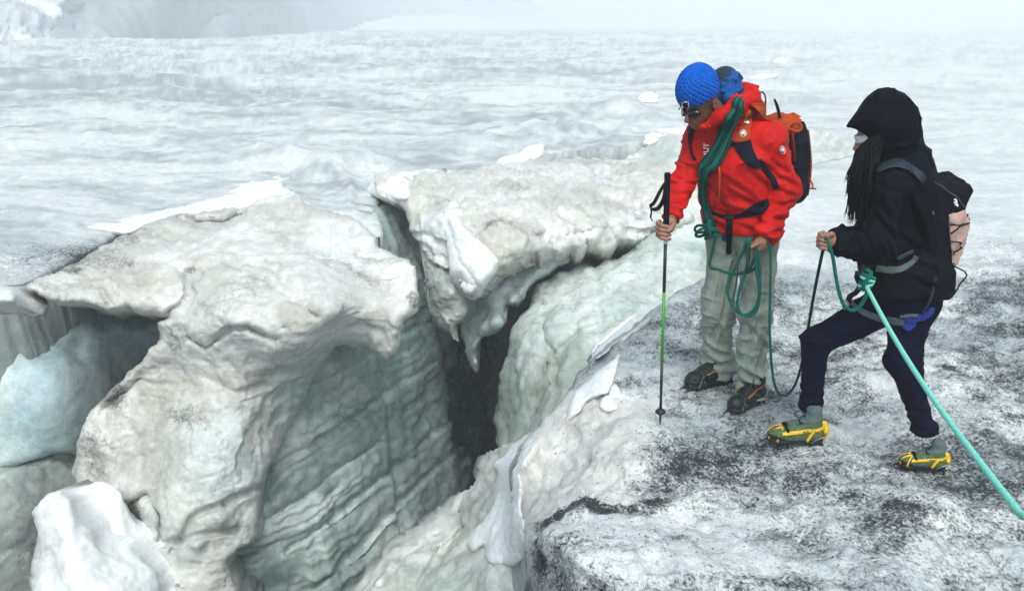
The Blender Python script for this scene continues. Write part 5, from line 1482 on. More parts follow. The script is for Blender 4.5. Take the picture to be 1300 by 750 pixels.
# ================================================================== BACKPACK OF THE PERSON IN RED
pk = thing("backpack", "burnt orange and navy climbing backpack on the person in the red jacket", "backpack", group=None)
bk = -mf
pcen = J['chest'] + bk * 0.325 + ml * 0.03 + np.array([0.035, 0, -0.02])
prot = frame(np.array([bk[0], bk[1], 0.18]), [0, 0, 1])
g = Grid([pcen], 0.38, 0.008)
pb = rbox(g, pcen, (0.095, 0.135, 0.215), 0.06, prot) + wrinkle(g, 0.008, 6, 401)
pb = smin(pb, ell(g, pcen + np.array([0, 0, -0.14]) + bk * 0.02, (0.10, 0.13, 0.10), prot), 0.05)
pb = smax(pb, -(jk_at if False else chain(g, [J['pel'], J['chest']], [0.10, 0.11], 0.02)), 0.01)
pbody = sdf_obj("pack_body", g, pb, M_NAVYP, pk)
g = Grid([pcen + [0, 0, 0.2]], 0.26, 0.007)
ptop = pcen + np.array([-0.01, 0, 0.205]) - bk * 0.045
fl = ell(g, ptop - [0, 0, 0.008], (0.110, 0.132, 0.062), prot) + wrinkle(g, 0.010, 10, 403)
fl = smin(fl, rcone(g, ptop + ml * 0.085 + bk * 0.055 - [0, 0, 0.035], ptop - ml * 0.085 + bk * 0.055 - [0, 0, 0.035], 0.036, 0.036), 0.03)
lid = sdf_obj("pack_lid", g, fl, M_ORANGE, pk)
skP = Skin(pbody, lid)
def pkp(b_, l_, z_): return pcen + bk * b_ + ml * l_ + np.array([0, 0, z_])
for l_ in (0.135, -0.135):
    pts = [pkp(0.10, l_, 0.19), pkp(0.10, l_, 0.10), pkp(0.10, l_, 0.0), pkp(0.10, l_, -0.10), pkp(0.09, l_, -0.18)]
    tube("side_piping", [np.array(skP.t.find_nearest(Vector(p))[0]) + bk * 0.006 for p in pts], 0.010, M_ORANGE, pk, 8, flat=0.6)
tube("pack_strap", skP.path([(1005, 165), (1007, 185), (1008, 205)], 0.006), 0.011, M_ORANGE, pk, 8, flat=0.35)
tube("haul_loop", [at(1004, 162, 4.16), at(1008, 157, 4.15), at(1015, 158, 4.15), at(1017, 164, 4.15), at(1012, 167, 4.15), at(1006, 165, 4.15)], 0.008, M_ORANGE, pk, 8, flat=0.5)
tube("tool_tip", [at(990, 150, 4.22), at(988, 140, 4.22), at(986, 133, 4.22), at(983, 126, 4.22)], [0.013, 0.013, 0.012, 0.008], M_BLACKP, pk, 10, flat=0.5)
tube("hose", [at(962, 120, 4.2), at(967, 117, 4.22), at(971, 121, 4.24), at(972, 130, 4.24), at(970, 138, 4.24)], 0.004, M_BLACK, pk, 8)
tube("compression_strap", [at(1022, 222, 4.27), at(1029, 229, 4.27), at(1032, 236, 4.27), at(1030, 240, 4.27)], 0.007, M_ORANGE2, pk, 8, flat=0.5)
tube("strap_tail", [at(1022, 241, 4.27), at(1029, 239, 4.27), at(1036, 240, 4.26)], 0.006, M_BLACK, pk, 8, flat=0.6)
# harness of the pack lies over the jacket
skJ2 = Skin(jacket)
so = patch("shoulder_strap", skJ2, [(975, 131), (985, 138), (976, 140), (964, 143), (957, 150), (953, 165), (953, 178), (940, 182), (932, 181), (934, 172), (941, 155), (947, 142), (958, 134), (968, 131)], 0.012, 0.02, M_ORANGE, pk, puff=0.008)
sn_ = patch("lower_strap", skJ2, [(932, 181), (940, 182), (953, 177), (956, 190), (962, 203), (968, 212), (960, 214), (954, 213), (946, 207), (938, 196), (933, 188)], 0.010, 0.02, M_NAVYP, pk, puff=0.006)
patch("reflective_tab", skJ2, band([(941.5, 154), (947, 157), (952, 159.5)], 2.6), 0.024, 0.003, M_WHITE, pk, res=0.6)
emblem_sk = Skin(so)
emblem(emblem_sk, 943.5, 169.5, 4.6, pk, 0.95, 0.0, M_ORANGE)
patch("webbing", skJ2, band([(962, 204), (972, 216), (981, 228), (986, 240)], 8.0), 0.006, 0.012, M_NAVYP, pk)
patch("sternum_strap", skJ2, [(918, 185), (923, 181), (930, 179), (934, 180), (934, 185), (926, 188), (920, 190)], 0.010, 0.012, M_BLACK, pk)
patch("far_strap", skJ2, [(876, 158), (884, 160), (880, 172), (878, 184), (880, 196), (884, 204), (880, 204), (876, 190), (874, 172)], 0.008, 0.012, M_NAVYP, pk)
patch("waist_belt", skJ2, [(902, 266), (912, 271), (926, 274), (940, 271), (954, 261), (968, 254), (976, 252), (977, 262), (970, 271), (952, 275), (930, 279), (914, 277), (902, 271)], 0.006, 0.015, M_NAVYP, pk)
skT = Skin(jacket, trousers)
patch("belt_tail", skT, [(923, 276), (931, 276), (930, 300), (928, 322), (922, 322), (923, 300)], 0.012, 0.006, M_BLACK, pk)
patch("buckle", skT, [(921, 271), (932, 271), (932, 279), (921, 279)], 0.018, 0.01, M_BLACKP, pk, res=0.8)
patch("blue_loop", skT, [(918, 296), (923, 297), (922, 307), (917, 304)], 0.008, 0.006, M_BLUEB, pk, res=0.8)

# ================================================================== THE PERSON IN BLACK
wf = np.array([-0.97, 0.24, 0]); wl = np.array([-0.24, -0.97, 0])
WJ = dict(pel=at(1150, 352, 3.45), chest=at(1142, 248, 3.45), neck=at(1133, 196, 3.45), head=at(1118, 168, 3.44),
          shL=at(1130, 228, 3.29), elL=at(1112, 316, 3.22), wrL=at(1064, 307, 3.17),
          shR=at(1120, 230, 3.62), elR=at(1108, 300, 3.62), wrR=at(1078, 300, 3.40),
          hipR=at(1138, 380, 3.52), knR=at(1036, 433, 3.52), anR=at(1028, 512, 3.55),
          hipL=at(1156, 385, 3.39), knL=at(1147, 458, 3.33), anL=at(1173, 543, 3.34))
J = WJ
HC = J['head']
wrot = frame(np.array([wf[0], wf[1], -0.22]), [0, 0, 1]); hf, hl_, hu = wrot
g = Grid(list(J.values()), 0.2, 0.012)
body = chain(g, [J['pel'], J['chest'], J['neck']], [0.09, 0.10, 0.05], 0.05)
for s in 'RL':
    body = smin(body, chain(g, [J['chest'] * 0.4 + J['sh' + s] * 0.6, J['sh' + s], J['el' + s], J['wr' + s]], [0.05, 0.042, 0.034, 0.026], 0.02), 0.03)
    body = smin(body, chain(g, [J['pel'], J['hip' + s], J['kn' + s], J['an' + s]], [0.09, 0.07, 0.045, 0.035], 0.03), 0.04)
body = smin(body, rcone(g, J['neck'], HC - hu * 0.09, 0.05, 0.046), 0.02)
parts = [surface(g, body)]
g = Grid([HC], 0.19, 0.004)
hd = ell(g, HC + hu * 0.01 - hf * 0.01, (0.096, 0.074, 0.105), wrot)
hd = smin(hd, ell(g, HC - hu * 0.055 + hf * 0.035, (0.068, 0.058, 0.074), wrot), 0.04)
hd = smin(hd, ell(g, HC - hu * 0.108 + hf * 0.068, (0.022, 0.026, 0.02), wrot), 0.03)
hd = smin(hd, rcone(g, HC - hu * 0.024 + hf * 0.094, HC - hu * 0.052 + hf * 0.106, 0.007, 0.0105), 0.010)
hd = smin(hd, rcone(g, HC - hu * 0.084 + hf * 0.090 - hl_ * 0.016, HC - hu * 0.084 + hf * 0.090 + hl_ * 0.016, 0.0085, 0.0085), 0.008)
hd = smax(hd, -rcone(g, HC - hu * 0.084 + hf * 0.104 - hl_ * 0.02, HC - hu * 0.084 + hf * 0.104 + hl_ * 0.02, 0.0022, 0.0022), 0.004)
for s in (-1, 1):
    hd = smax(hd, -ell(g, HC - hu * 0.024 + hf * 0.090 + hl_ * 0.030 * s, (0.012, 0.016, 0.010), wrot), 0.012)
    hd = smin(hd, ell(g, HC - hu * 0.025 + hf * 0.076 + hl_ * 0.030 * s, (0.011, 0.011, 0.011), wrot), 0.002)
    hd = smin(hd, ell(g, HC - hu * 0.04 - hf * 0.01 + hl_ * 0.074 * s, (0.018, 0.009, 0.028), wrot), 0.008)
hd = smin(hd, rcone(g, HC - hu * 0.05 - hf * 0.02, J['neck'], 0.05, 0.052), 0.03)
parts.append(surface(g, hd))
# left hand round the rope
wc = at(1049, 304, 3.16)
def hp(x, y, h): return wc + np.array([x, y, h])
g = Grid([wc], 0.075, 0.0026)
hd = chain(g, [J['wrL'] * 0.6 + wc * 0.4, hp(0.020, 0.012, 0.0), hp(0.002, 0.018, 0.004)], [0.024, 0.023, 0.020], 0.02)
hd = smin(hd, rcone(g, hp(0.018, 0.008, -0.018), hp(-0.002, 0.014, -0.014), 0.018, 0.015), 0.02)
ln = []
for k in range(4):
    h = 0.024 - 0.0165 * k; o = 0.003 * (k in (1, 2))
    ln.append([hp(-0.008, 0.020, h), hp(-0.027 - o, 0.008, h - 0.002), hp(-0.024 - o, -0.016, h - 0.006), hp(-0.004, -0.022, h - 0.009), hp(0.008, -0.014, h - 0.010)])
hd = smin(hd, fingers(g, ln, 0.0090, 0.0072), 0.004)
hd = smin(hd, chain(g, [hp(0.022, 0.0, 0.020), hp(0.008, -0.022, 0.028), hp(-0.012, -0.026, 0.022)], [0.013, 0.010, 0.008], 0.006), 0.006)
parts.append(surface(g, hd))
V, Q = join(parts)
woman = mesh_obj("person", V, Q, M_SKIN)
tag(woman, "person in a black hooded parka with long dark hair holding the rope", "person", "climbers on the glacier")

# --- trousers
g = Grid([J[k] for k in ('pel', 'hipR', 'hipL', 'knR', 'knL', 'anR', 'anL')], 0.17, 0.0065)
lr = chain(g, [J['hipR'], J['knR'], J['anR'], at(1027, 520, 3.55)], [0.100, 0.066, 0.046, 0.043], 0.04)
ll = chain(g, [J['hipL'], J['knL'], J['anL'], at(1174, 549, 3.34)], [0.100, 0.070, 0.043, 0.040], 0.05)
def wfold(z, seed, zk):
    return wrinkle(g, 0.0045, 8, seed, 0.7, 0.7, 1.4) * (0.5 + np.exp(-((g.Z - z) / 0.12) ** 2) + 0.6 * np.exp(-((g.Z - zk) / 0.09) ** 2)) + 0.003 * np.sin(g.Z * 120 + 18 * g.X) * np.exp(-((g.Z - z - 0.05) / 0.09) ** 2)
lr = lr + wfold(J['anR'][2], 511, J['knR'][2]); ll = ll + wfold(J['anL'][2], 513, J['knL'][2])
seat = smin(rcone(g, J['pel'] + [0.02, 0, 0.03], J['hipL'] + [0.01, 0, 0.02], 0.135, 0.118), rcone(g, J['pel'], J['hipR'], 0.135, 0.11), 0.05)
tr = smin(seat, smin(lr, ll, 0.02), 0.05)
cR = plane(g, at(1027, 521, 3.55), [0.1, 0, 1]); cL = plane(g, at(1174, 550, 3.34), [-0.25, 0, 1])
tr = smax(tr, -np.where(g.X + 0 * g.Y + 0 * g.Z < (J['anR'][0] + J['anL'][0]) / 2, cR, cL), 0.01)
wtr = sdf_obj("trousers", g, tr, M_NAVYT, woman)

# --- parka
g = Grid([J['pel'], J['chest'], J['shL'], J['shR'], J['elL'], J['wrL'], J['head']], 0.19, 0.0065)
fr, bkv = wf * 0.05, -wf * 0.05
tor = None
for off, r0, r1, r2 in ((wl * 0.065 + fr, 0.130, 0.116, 0.085), (-wl * 0.065 + fr, 0.130, 0.116, 0.085), (wl * 0.055 + bkv * 1.2, 0.120, 0.114, 0.085), (-wl * 0.055 + bkv * 1.2, 0.120, 0.114, 0.085)):
    e = chain(g, [J['pel'] + off * 1.15 + [0, 0, -0.02], J['chest'] + off * 0.85, J['neck'] + off * 0.7 + [0.03, 0, -0.06]], [r0, r1, r2], 0.05)
    tor = e if tor is None else smin(tor, e, 0.05)
tor = smin(tor, rcone(g, J['shL'], J['shR'], 0.072, 0.07), 0.05)
zh = at(1140, 374, 3.35)[2]
zw = at(1140, 330, 3.30)[2]
tor = tor + 0.016 * np.exp(-((g.Z - zw) / 0.03) ** 2) + wrinkle(g, 0.008, 6, 521, 1, 1, 0.8)
tor = smax(tor, zh - g.Z, 0.012)
aL = chain(g, [J['shL'], J['elL'], J['wrL'], at(1056, 305, 3.165)], [0.076, 0.066, 0.050, 0.046], 0.04)
aL = aL + wrinkle(g, 0.008, 8, 523, 0.8, 0.8, 1.4) + 0.0035 * np.sin(g.X * 110 + g.Z * 30) * np.exp(-((g.X - J['wrL'][0] - 0.06) / 0.08) ** 2)
aL = smax(aL, -plane(g, at(1056, 305, 3.165), J['elL'] - J['wrL']), 0.008)
aR = chain(g, [J['shR'], J['elR'], J['wrR']], [0.07, 0.06, 0.045], 0.04)
aL = aL + creases(g, [(1100, 296, 1122, 330), (1090, 292, 1108, 326), (1078, 292, 1090, 322), (1110, 270, 1130, 300), (1118, 300, 1132, 335), (1112, 240, 1128, 280)], 0.012, 0.011, 3.2)
tor = tor + creases(g, [(1150, 250, 1168, 300), (1140, 300, 1170, 318), (1150, 350, 1180, 362), (1110, 345, 1120, 372), (1160, 270, 1176, 330)], 0.013, 0.013, 3.3)
wj = smin(smin(tor, aL, 0.02), aR, 0.03)
parka = sdf_obj("parka", g, wj, M_PARKA, woman)

# --- hood
g = Grid([at(1068, 165, 3.44), at(1165, 215, 3.44), at(1125, 117, 3.44)], 0.13, 0.005)
ho = ell(g, at(1128, 160, 3.45), (0.125, 0.115, 0.140), wrot)
ho = smin(ho, ell(g, at(1124, 137, 3.45), (0.085, 0.085, 0.07), wrot), 0.05)
ho = smin(ho, chain(g, [at(1118, 150, 3.45), at(1094, 158, 3.45), at(1079, 164.5, 3.45)], [0.095, 0.050, 0.018], 0.03), 0.04)
ho = smin(ho, rcone(g, at(1140, 180, 3.46), at(1148, 215, 3.48), 0.098, 0.115), 0.05)
ho = smin(ho, rcone(g, at(1160, 205, 3.48), at(1172, 240, 3.48), 0.06, 0.085), 0.05)
ho = smin(ho, rcone(g, at(1118, 160, 3.44), at(1124, 196, 3.46), 0.104, 0.108), 0.03)
ho = ho + wrinkle(g, 0.004, 9, 531)
cav = ell(g, HC - hu * 0.050 + hf * 0.142, (0.098, 0.150, 0.100), wrot)
ho = smax(ho, -cav, 0.014)
ho = smax(ho, -ell(g, HC, (0.102, 0.084, 0.112), wrot), 0.006)
ho = smax(ho, -(plane(g, at(1102, 190, 3.44), -hf * 0.9 + hu * 0.25) + 0.0 * g.X) if False else ho, 0.001)
hood = sdf_obj("hood", g, ho, M_PARKA, woman)
tube("hood_toggle", [at(1161, 168, 3.40), at(1166, 172, 3.40), at(1165, 178, 3.40), at(1161, 176, 3.40)], 0.003, M_BLACK, hood, 6)

# --- knitted headband
g = Grid([HC], 0.15, 0.0035)
qz = local(g, HC, wrot)
hb_ = np.abs(ell(g, HC + hu * 0.008 - hf * 0.004, (0.104, 0.082, 0.112), wrot)) - 0.006
hb_ = np.maximum(hb_, np.abs(qz[2] + 0.008 + 0.12 * (qz[0] - 0.06)) - 0.016) - 0.0012 * np.cos(np.arctan2(qz[1], qz[0]) * 60)
sdf_obj("headband", g, hb_, M_KNITW, woman)

# --- hair falling out of the hood over the chest
rng = random.Random(7)
strands = []
for k in range(240):
    a = rng.random(); b = rng.random()
    r0 = (1092 + 16 * a, 186 + 14 * b)
    yd = 3.40 - 0.10 * rng.random() - 0.04 * a
    ex = 1073 + 34 * a + rng.uniform(-3, 3); ey = 246 + rng.uniform(-18, 46) - 8 * abs(a - 0.4)
    mx = 1080 + 24 * a + rng.uniform(-3, 3)
    ph = rng.uniform(0, 6.28)
    pts = [at(r0[0] + 8, r0[1] - 8, yd + 0.02), at(*r0, yd)]
    for i in range(1, 7):
        t = i / 6
        x = (1 - t) * (1 - t) * r0[0] + 2 * t * (1 - t) * mx + t * t * ex + 1.8 * math.sin(ph + 5 * t)
        y = r0[1] + (ey - r0[1]) * t
        pts.append(at(x, y, yd - 0.045 * math.sin(t * 2.2) - 0.03 * t + 0.008 * math.cos(ph + 7 * t)))
    strands.append((pts, [0.003, 0.004, 0.0045, 0.004, 0.0035, 0.003, 0.002, 0.0006]))
tag(tubes("hair", strands, M_HAIR, woman, 6, 0.02, one=True), kind='stuff')
g = Grid([at(1072, 180, 3.36), at(1115, 275, 3.36)], 0.08, 0.005)
hc = chain(g, [at(1112, 180, 3.375), at(1099, 210, 3.345), at(1092, 240, 3.32), at(1094, 268, 3.33)], [0.040, 0.050, 0.052, 0.022], 0.03) + wrinkle(g, 0.007, 16, 541, 1.4, 1.4, 0.25)
hc = smax(hc, -ell(g, HC - hu * 0.03 + hf * 0.10, (0.05, 0.07, 0.06), wrot), 0.01)
sdf_obj("hair", g, hc, M_HAIR, woman)

# --- boots
boot(woman, at_z(1043, 564) + np.array([0, 0, 0.0]), at_z(972, 563), STYLE_W, 7)
boot(woman, at_z(1198, 599), at_z(1144, 594) + np.array([-0.02, 0, 0.0]), STYLE_W, 9)

# --- climbing harness over the clothes
skW = Skin(parka, wtr)
har = thing("climbing_harness", "grey climbing harness with a blue leg buckle on the person in black", "harness")
patch("waist_strap", skW, band([(1113, 341), (1126, 342.5), (1140, 342), (1152, 337), (1160, 329), (1163, 324)], 7.5), 0.012, 0.012, M_GREYW, har)
patch("upper_strap", skW, band([(1138, 328), (1146, 324), (1154, 320), (1158, 319)], 4.5), 0.010, 0.012, M_GREYW2, har)
patch("leg_loop", skW, band([(1078, 374), (1082, 385), (1092, 394), (1108, 401), (1130, 406), (1150, 409.5)], [5, 6.5, 8, 8.5, 9, 9]), 0.012, 0.014, M_GREYW, har)
patch("rear_leg_loop", skW, band([(1160, 403), (1170, 402), (1179, 397), (1183, 390)], [8, 9, 8, 6]), 0.010, 0.012, M_BLUEB, har)
patch("leg_buckle", skW, [(1149, 401), (1156, 402), (1164, 404), (1161, 414), (1153, 420), (1146, 415), (1151, 408)], 0.02, 0.012, M_BLUEB, har, res=1.0)
patch("buckle_edge", skW, band([(1144, 401), (1155, 399), (1165, 399)], 4.0), 0.021, 0.01, M_GREYW, har, res=1.0)
tube("riser", [skW.hit(1187, 352, 0.01), skW.hit(1186, 365, 0.012), skW.hit(1180, 380, 0.012), skW.hit(1170, 398, 0.012)], 0.006, M_NAVYLIN, har, 8, flat=0.4)
tube("rear_riser", [at(1194, 350, 3.42), at(1198, 362, 3.42), at(1198, 372, 3.42), at(1193, 380, 3.42), at(1188, 384, 3.42)], 0.008, M_BLACK, har, 8, flat=0.4)
bp = skW.hit(1105, 342, 0.02)
g = Grid([bp], 0.06, 0.004)
sdf_obj("waist_buckle", g, rbox(g, bp, (0.028, 0.012, 0.022), 0.006, frame([-0.95, -0.2, 0.25], [0, 0, 1])), M_BLACKP, har)
tl = at(1098, 350, 3.21)
tube("tie_in_loop", [at(1090, 345, 3.24), at(1088, 352, 3.22), at(1092, 362, 3.21), at(1086, 372, 3.21), at(1079, 376, 3.22), at(1077, 384, 3.23)], 0.012, M_BLACK, har, 8, flat=0.45)
tube("belt_end", [at(1096, 352, 3.22), at(1090, 349, 3.2), at(1088, 344, 3.2)], 0.011, M_NAVYLIN, har, 8, flat=0.5)
tube("carabiner", [at(1072, 381, 3.22), at(1070, 387, 3.22), at(1073, 392, 3.22), at(1077, 386, 3.22)], 0.005, M_STEEL, har, 8, closed=True)

# ================================================================== BACKPACK OF THE PERSON IN BLACK
wp = thing("backpack", "black daypack with a dusty pink laced pocket on the person in the parka", "backpack")
wb = -wf
wc_ = at(1185, 286, 3.42)
g = Grid([wc_], 0.34, 0.007)
prw = frame(np.array([wb[0], wb[1], -0.10]), [0, 0, 1])
pb = rbox(g, wc_ + np.array([-0.015, 0, 0.0]), (0.088, 0.155, 0.220), 0.055, prw)
pb = smin(pb, rbox(g, wc_ + wb * 0.058 + [0, 0, -0.055], (0.055, 0.115, 0.125), 0.05, prw), 0.025)
pb = smin(pb, ell(g, wc_ + [0, 0, 0.16], (0.07, 0.12, 0.06), prw), 0.04)
pb = pb + wrinkle(g, 0.007, 7, 601)
wpb = sdf_obj("pack_body", g, pb, M_BLACK, wp)
skB = Skin(wpb)
patch("pink_pocket", skB, [(1205, 272), (1214, 270), (1226, 266), (1230, 285), (1230, 305), (1232, 325), (1230, 336), (1220, 339), (1208, 335), (1207, 318), (1205, 296)], 0.006, 0.012, M_PINK, wp, puff=0.006)
skB2 = Skin(wpb)
cord = [(1226, 275), (1214, 283), (1206, 296), (1227, 286), (1226, 305), (1215, 309), (1208, 318), (1226, 306), (1227, 327), (1216, 330), (1208, 322), (1226, 329)]
for a, b in (((1226, 274), (1206, 296)), ((1206, 284), (1228, 283)), ((1228, 303), (1207, 320)), ((1206, 306), (1228, 308)), ((1228, 327), (1209, 322)), ((1209, 334), (1228, 331))):
    m = ((a[0] + b[0]) / 2, (a[1] + b[1]) / 2 + 1.5)
    tube("bungee_cord", skB2.path([a, m, b], 0.013), 0.0035, M_BLACK, wp, 6)
tube("cord_tail", [skB2.hit(1227, 331, 0.01), at(1225, 345, 3.36), at(1219, 360, 3.36), at(1211, 374, 3.36)], 0.0035, M_BLACK, wp, 6)
for r_ in (2.2, 4.2):
    patch("white_mark", skB2, band([(1210.5 + 0.6 * r_ - 1, 251 + r_), (1213.5, 252.5 + r_ * 0.6), (1214, 258), (1215.5, 262)] if r_ < 3 else [(1211, 258), (1212.5, 256), (1213, 261)], 2.4), 0.006, 0.004, M_WHITE, wp, res=0.6)
tube("zip_pull", skB2.path([(1185, 263), (1184, 268), (1185, 272)], 0.006), 0.0035, M_STEEL, wp, 6)
tube("pocket_zip", skB2.path([(1205, 272), (1204.5, 280), (1205, 290)], 0.006), 0.0035, M_STEEL, wp, 6)
tube("top_seam", skB2.path([(1186, 232), (1194, 236), (1204, 244), (1214, 250), (1224, 264)], 0.003), 0.004, M_GREYW2, wp, 6)
tube("hang_loop", [at(1190, 225, 3.42), at(1196, 219, 3.42), at(1201, 223, 3.42), at(1199, 230, 3.42)], 0.006, M_BLACK, wp, 8, flat=0.5)
skPk = Skin(parka, hood)
patch("shoulder_strap", skPk, band([(1114, 219), (1124, 212), (1138, 209), (1152, 213), (1164, 221), (1172, 230)], [5, 9, 10, 10, 10, 9]), 0.012, 0.018, cloth_mat("navy_strap", (0.012, 0.018, 0.032), 0.6), wp)

# ================================================================== ROPES
skR = Skin(jacket, trousers, so, sn_)
# bundle slung over the shoulder of the person in red
sling = thing("coiled_rope", "dark teal rope coil slung across the chest of the red jacket", "rope")
rng = random.Random(11)
top = [(937, 130), (935, 140), (928, 152), (923, 165), (918, 180), (910, 196), (902, 209)]
n = 7
bw = [10, 11, 13, 14, 16, 18, 19]
for k in range(n):
    t = (k / (n - 1) - 0.5)
    path = [(x + t * w * 0.95 + 1.2 * math.sin(1.7 * i + k), y + t * w * 0.40) for i, ((x, y), w) in enumerate(zip(top, bw))]
    low = [(894 + t * 12, 216 + t * 8), (893.5 + t * 8, 228 + 2 * t), (894 + t * 7, 245), (897 + t * 7, 262), (901 + t * 9, 277), (903 + t * 12, 288)]
    pts = [at(948 + 4 * t, 120 + 4 * t, 4.20)] + skR.path(path, 0.012 + 0.008 * (k % 2)) + skR.path(low[:2] if k % 2 else low, 0.012 + 0.010 * (k % 2))
    if k % 2:
        pts = pts + [skR.hit(890 - 2 * k * 0.4, 222, 0.0) + np.array([-0.012, 0.03, 0])]
    tube("rope_strand", pts, 0.0085, M_ROPE if k % 3 else M_ROPED, sling, 8)
# knot and small loops at the waist
kc = skR.hit(902, 287, 0.03)
for k in range(6):
    a = rng.uniform(0, 3.1)
    e1 = np.array([math.cos(a), -0.25, math.sin(a)]); e2 = np.array([-math.sin(a) * 0.5, -0.6, math.cos(a)])
    c = kc + np.array([rng.uniform(-0.03, 0.03), rng.uniform(-0.01, 0.015), rng.uniform(-0.035, 0.035)])
    tube("rope_knot", [c + e1 * 0.034 * math.cos(q) + e2 * 0.026 * math.sin(q) for q in np.linspace(0, 6.28, 10)[:-1]], 0.0085, M_ROPE, sling, 8, closed=True)
tube("rope_loop", [kc + np.array(v) for v in ((0, -0.02, 0.0), (-0.03, -0.02, 0.012), (-0.062, -0.01, 0.008), (-0.070, 0.0, -0.015), (-0.052, -0.01, -0.03), (-0.02, -0.02, -0.02))], 0.0075, M_ROPED, sling, 8)

# the rope between the two people
lk = thing("climbing_rope", "teal rope with loops in hand hanging between the two people", "rope")
Yh = 3.80
a0 = [skR.hit(903, 292, 0.02), skR.hit(898, 304, 0.016), skR.hit(897, 322, 0.014), skR.hit(903, 336, 0.016), at(912, 342, 4.0), at(924, 346.5, 3.93), at(935, 348, 3.89)]
tube("rope_strand", a0 + [at(946, 346, 3.86), at(957, 342, 3.84), at(963, 330, 3.82), at(960, 316, 3.80)], 0.0080, M_ROPE, lk, 8)
tube("rope_strand", [at(953, 303, Yh), at(948, 304, Yh - 0.02), at(944, 318, Yh), at(934, 338, Yh + 0.03), at(926, 358, Yh + 0.05), at(924, 372, Yh + 0.05), at(930, 388, Yh + 0.04), at(942, 399, Yh + 0.03), at(955, 395, Yh + 0.02), at(963, 380, Yh), at(965, 350, Yh), at(963, 330, Yh), at(958, 312, Yh)], 0.0080, M_ROPE, lk, 8)
tube("rope_strand", [at(955, 303, Yh - 0.01), at(950, 308, Yh - 0.03), at(949, 330, Yh), at(946, 348, Yh + 0.02), at(940, 366, Yh + 0.03), at(936, 384, Yh + 0.03), at(940, 398, Yh + 0.03), at(952, 401, Yh + 0.02), at(961, 392, Yh + 0.01), at(964, 372, Yh - 0.01), at(961, 345, Yh - 0.01), at(958, 320, Yh - 0.01)], 0.0078, M_ROPE, lk, 8)
tube("rope_strand", [at(956, 304, Yh + 0.01), at(951, 306, Yh - 0.01), at(951, 325, Yh), at(948, 342, Yh + 0.01), at(950, 345, Yh + 0.01), at(957, 330, Yh), at(961, 318, Yh)], 0.0078, M_ROPED, lk, 8)
gz = at_z(990, 503, 0.012)
hang = [at(975, 306, 3.82), at(978, 320, 3.81), at(978, 360, 3.79), at(977, 410, 3.77), at(978, 440, 3.77), at(980, 468, 3.79), at(984, 490, 3.80), at(990, 500, 3.83), at(998, 502, 3.86), at(1006, 494, 3.86), at(1014, 476, 3.80), at(1020, 450, 3.72), at(1027, 410, 3.62), at(1034, 370, 3.45), at(1041, 335, 3.25), at(1046, 312, 3.15), at(1048, 302, 3.14)]
tube("rope_strand", hang[:9], 0.0070, M_ROPE, lk, 8)
tube("rope_strand", hang[8:], 0.0070, M_ROPED, lk, 8)
tube("rope_strand", [at(1048, 300, 3.14), at(1055, 318, 3.13), at(1058, 330, 3.13), at(1061, 350, 3.13), at(1066, 374, 3.12), at(1073, 389, 3.11), at(1084, 394, 3.10), at(1094, 386, 3.10), at(1100, 373, 3.10), at(1101, 362, 3.11)], 0.0080, M_ROPE, lk, 8)
kp = at(1099, 358, 3.12)
ml_ = thing("main_rope", "thick pale teal rope running from the harness knot to the lower right corner", "rope")
for k in range(5):
    z = -0.020 + 0.011 * k
    c = kp + np.array([0.002 * k, 0, z])
    ti = 0.5 if k < 3 else -0.6
    tube("rope_knot", [c + np.array([0.024 * math.cos(q), 0.018 * math.sin(q), ti * 0.014 * math.cos(q)]) for q in np.linspace(0, 6.28, 11)[:-1]], 0.0085, M_ROPEL if k % 2 else M_ROPE, ml_, 8, closed=True)
tube("rope_knot", [kp + np.array(v) for v in ((-0.012, -0.015, -0.03), (-0.018, -0.024, 0.0), (0.0, -0.026, 0.03), (0.01, -0.01, 0.045), (-0.005, 0.01, 0.05))], 0.0085, M_ROPE, ml_, 8)
p0 = at(1100, 364, 3.10); p1 = at(1292, 648, 1.42); p2 = at(1420, 830, 0.95)
pts = []
for t in np.linspace(0, 1, 8):
    q = p0 + (p1 - p0) * t
    pts.append(q + np.array([0, 0, -0.035 * math.sin(math.pi * t)]))
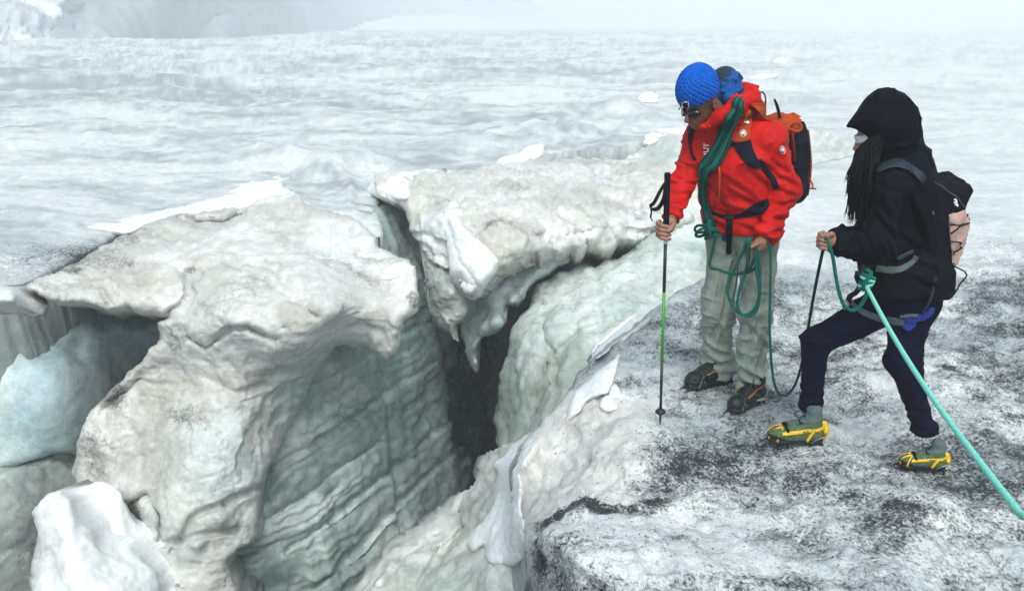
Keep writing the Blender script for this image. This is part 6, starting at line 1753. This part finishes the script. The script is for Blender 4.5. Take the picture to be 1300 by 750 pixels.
pts += [p1 + (p1 - pts[-2]) * 0.5, p2 + np.array([-0.05, -0.3, -0.1])]
tube("rope_strand", pts, 0.0084, M_ROPEL, ml_, 10, step=0.02)

# ------------------------------------------------------------------ put every thing's origin at its base
def settle():
    bpy.context.view_layer.update()
    kids = {}
    for o in S.objects:
        if o.parent: kids.setdefault(o.parent, []).append(o)
    for o in [x for x in S.objects if x.parent is None and x.type in ('MESH', 'EMPTY') and x.get('category')]:
        pts = []
        def walk(x):
            if x.type == 'MESH':
                b = np.array([v for v in x.bound_box]); pts.append(b.min(0)); pts.append(b.max(0))
            for c in kids.get(x, []): walk(c)
        walk(o)
        P = np.array(pts); lo, hi = P.min(0), P.max(0)
        B = Vector(((lo[0] + hi[0]) / 2, (lo[1] + hi[1]) / 2, lo[2]))
        from mathutils import Matrix
        if o.type == 'MESH': o.data.transform(Matrix.Translation(-B))
        o.location = B
        for c in kids.get(o, []):
            c.matrix_parent_inverse = Matrix.Translation(-B)
settle()

# ================================================================== the mist
def build_haze():
    t = bpy.data.materials.new("mist_air")
    t.use_nodes = True
    n = t.node_tree.nodes
    for x in list(n):
        if x.type == 'BSDF_PRINCIPLED': n.remove(x)
    v = n.new('ShaderNodeVolumePrincipled')
    v.inputs['Color'].default_value = (0.95, 0.97, 1.0, 1)
    v.inputs['Density'].default_value = HAZE_DENSITY
    v.inputs['Anisotropy'].default_value = 0.0
    out = [x for x in n if x.type == 'OUTPUT_MATERIAL'][0]
    t.node_tree.links.new(v.outputs[0], out.inputs['Volume'])
    lo, hi = (-420, -8, -22), (420, 900, 14)
    vs = [(x, y, z) for z in (lo[2], hi[2]) for y in (lo[1], hi[1]) for x in (lo[0], hi[0])]
    fs = [[0, 2, 3, 1], [4, 5, 7, 6], [0, 1, 5, 4], [2, 6, 7, 3], [0, 4, 6, 2], [1, 3, 7, 5]]
    o = mesh_obj("haze", vs, fs, t, smooth=False)
    tag(o, "white mist lying over the whole glacier", None, None, 'stuff')
build_haze()
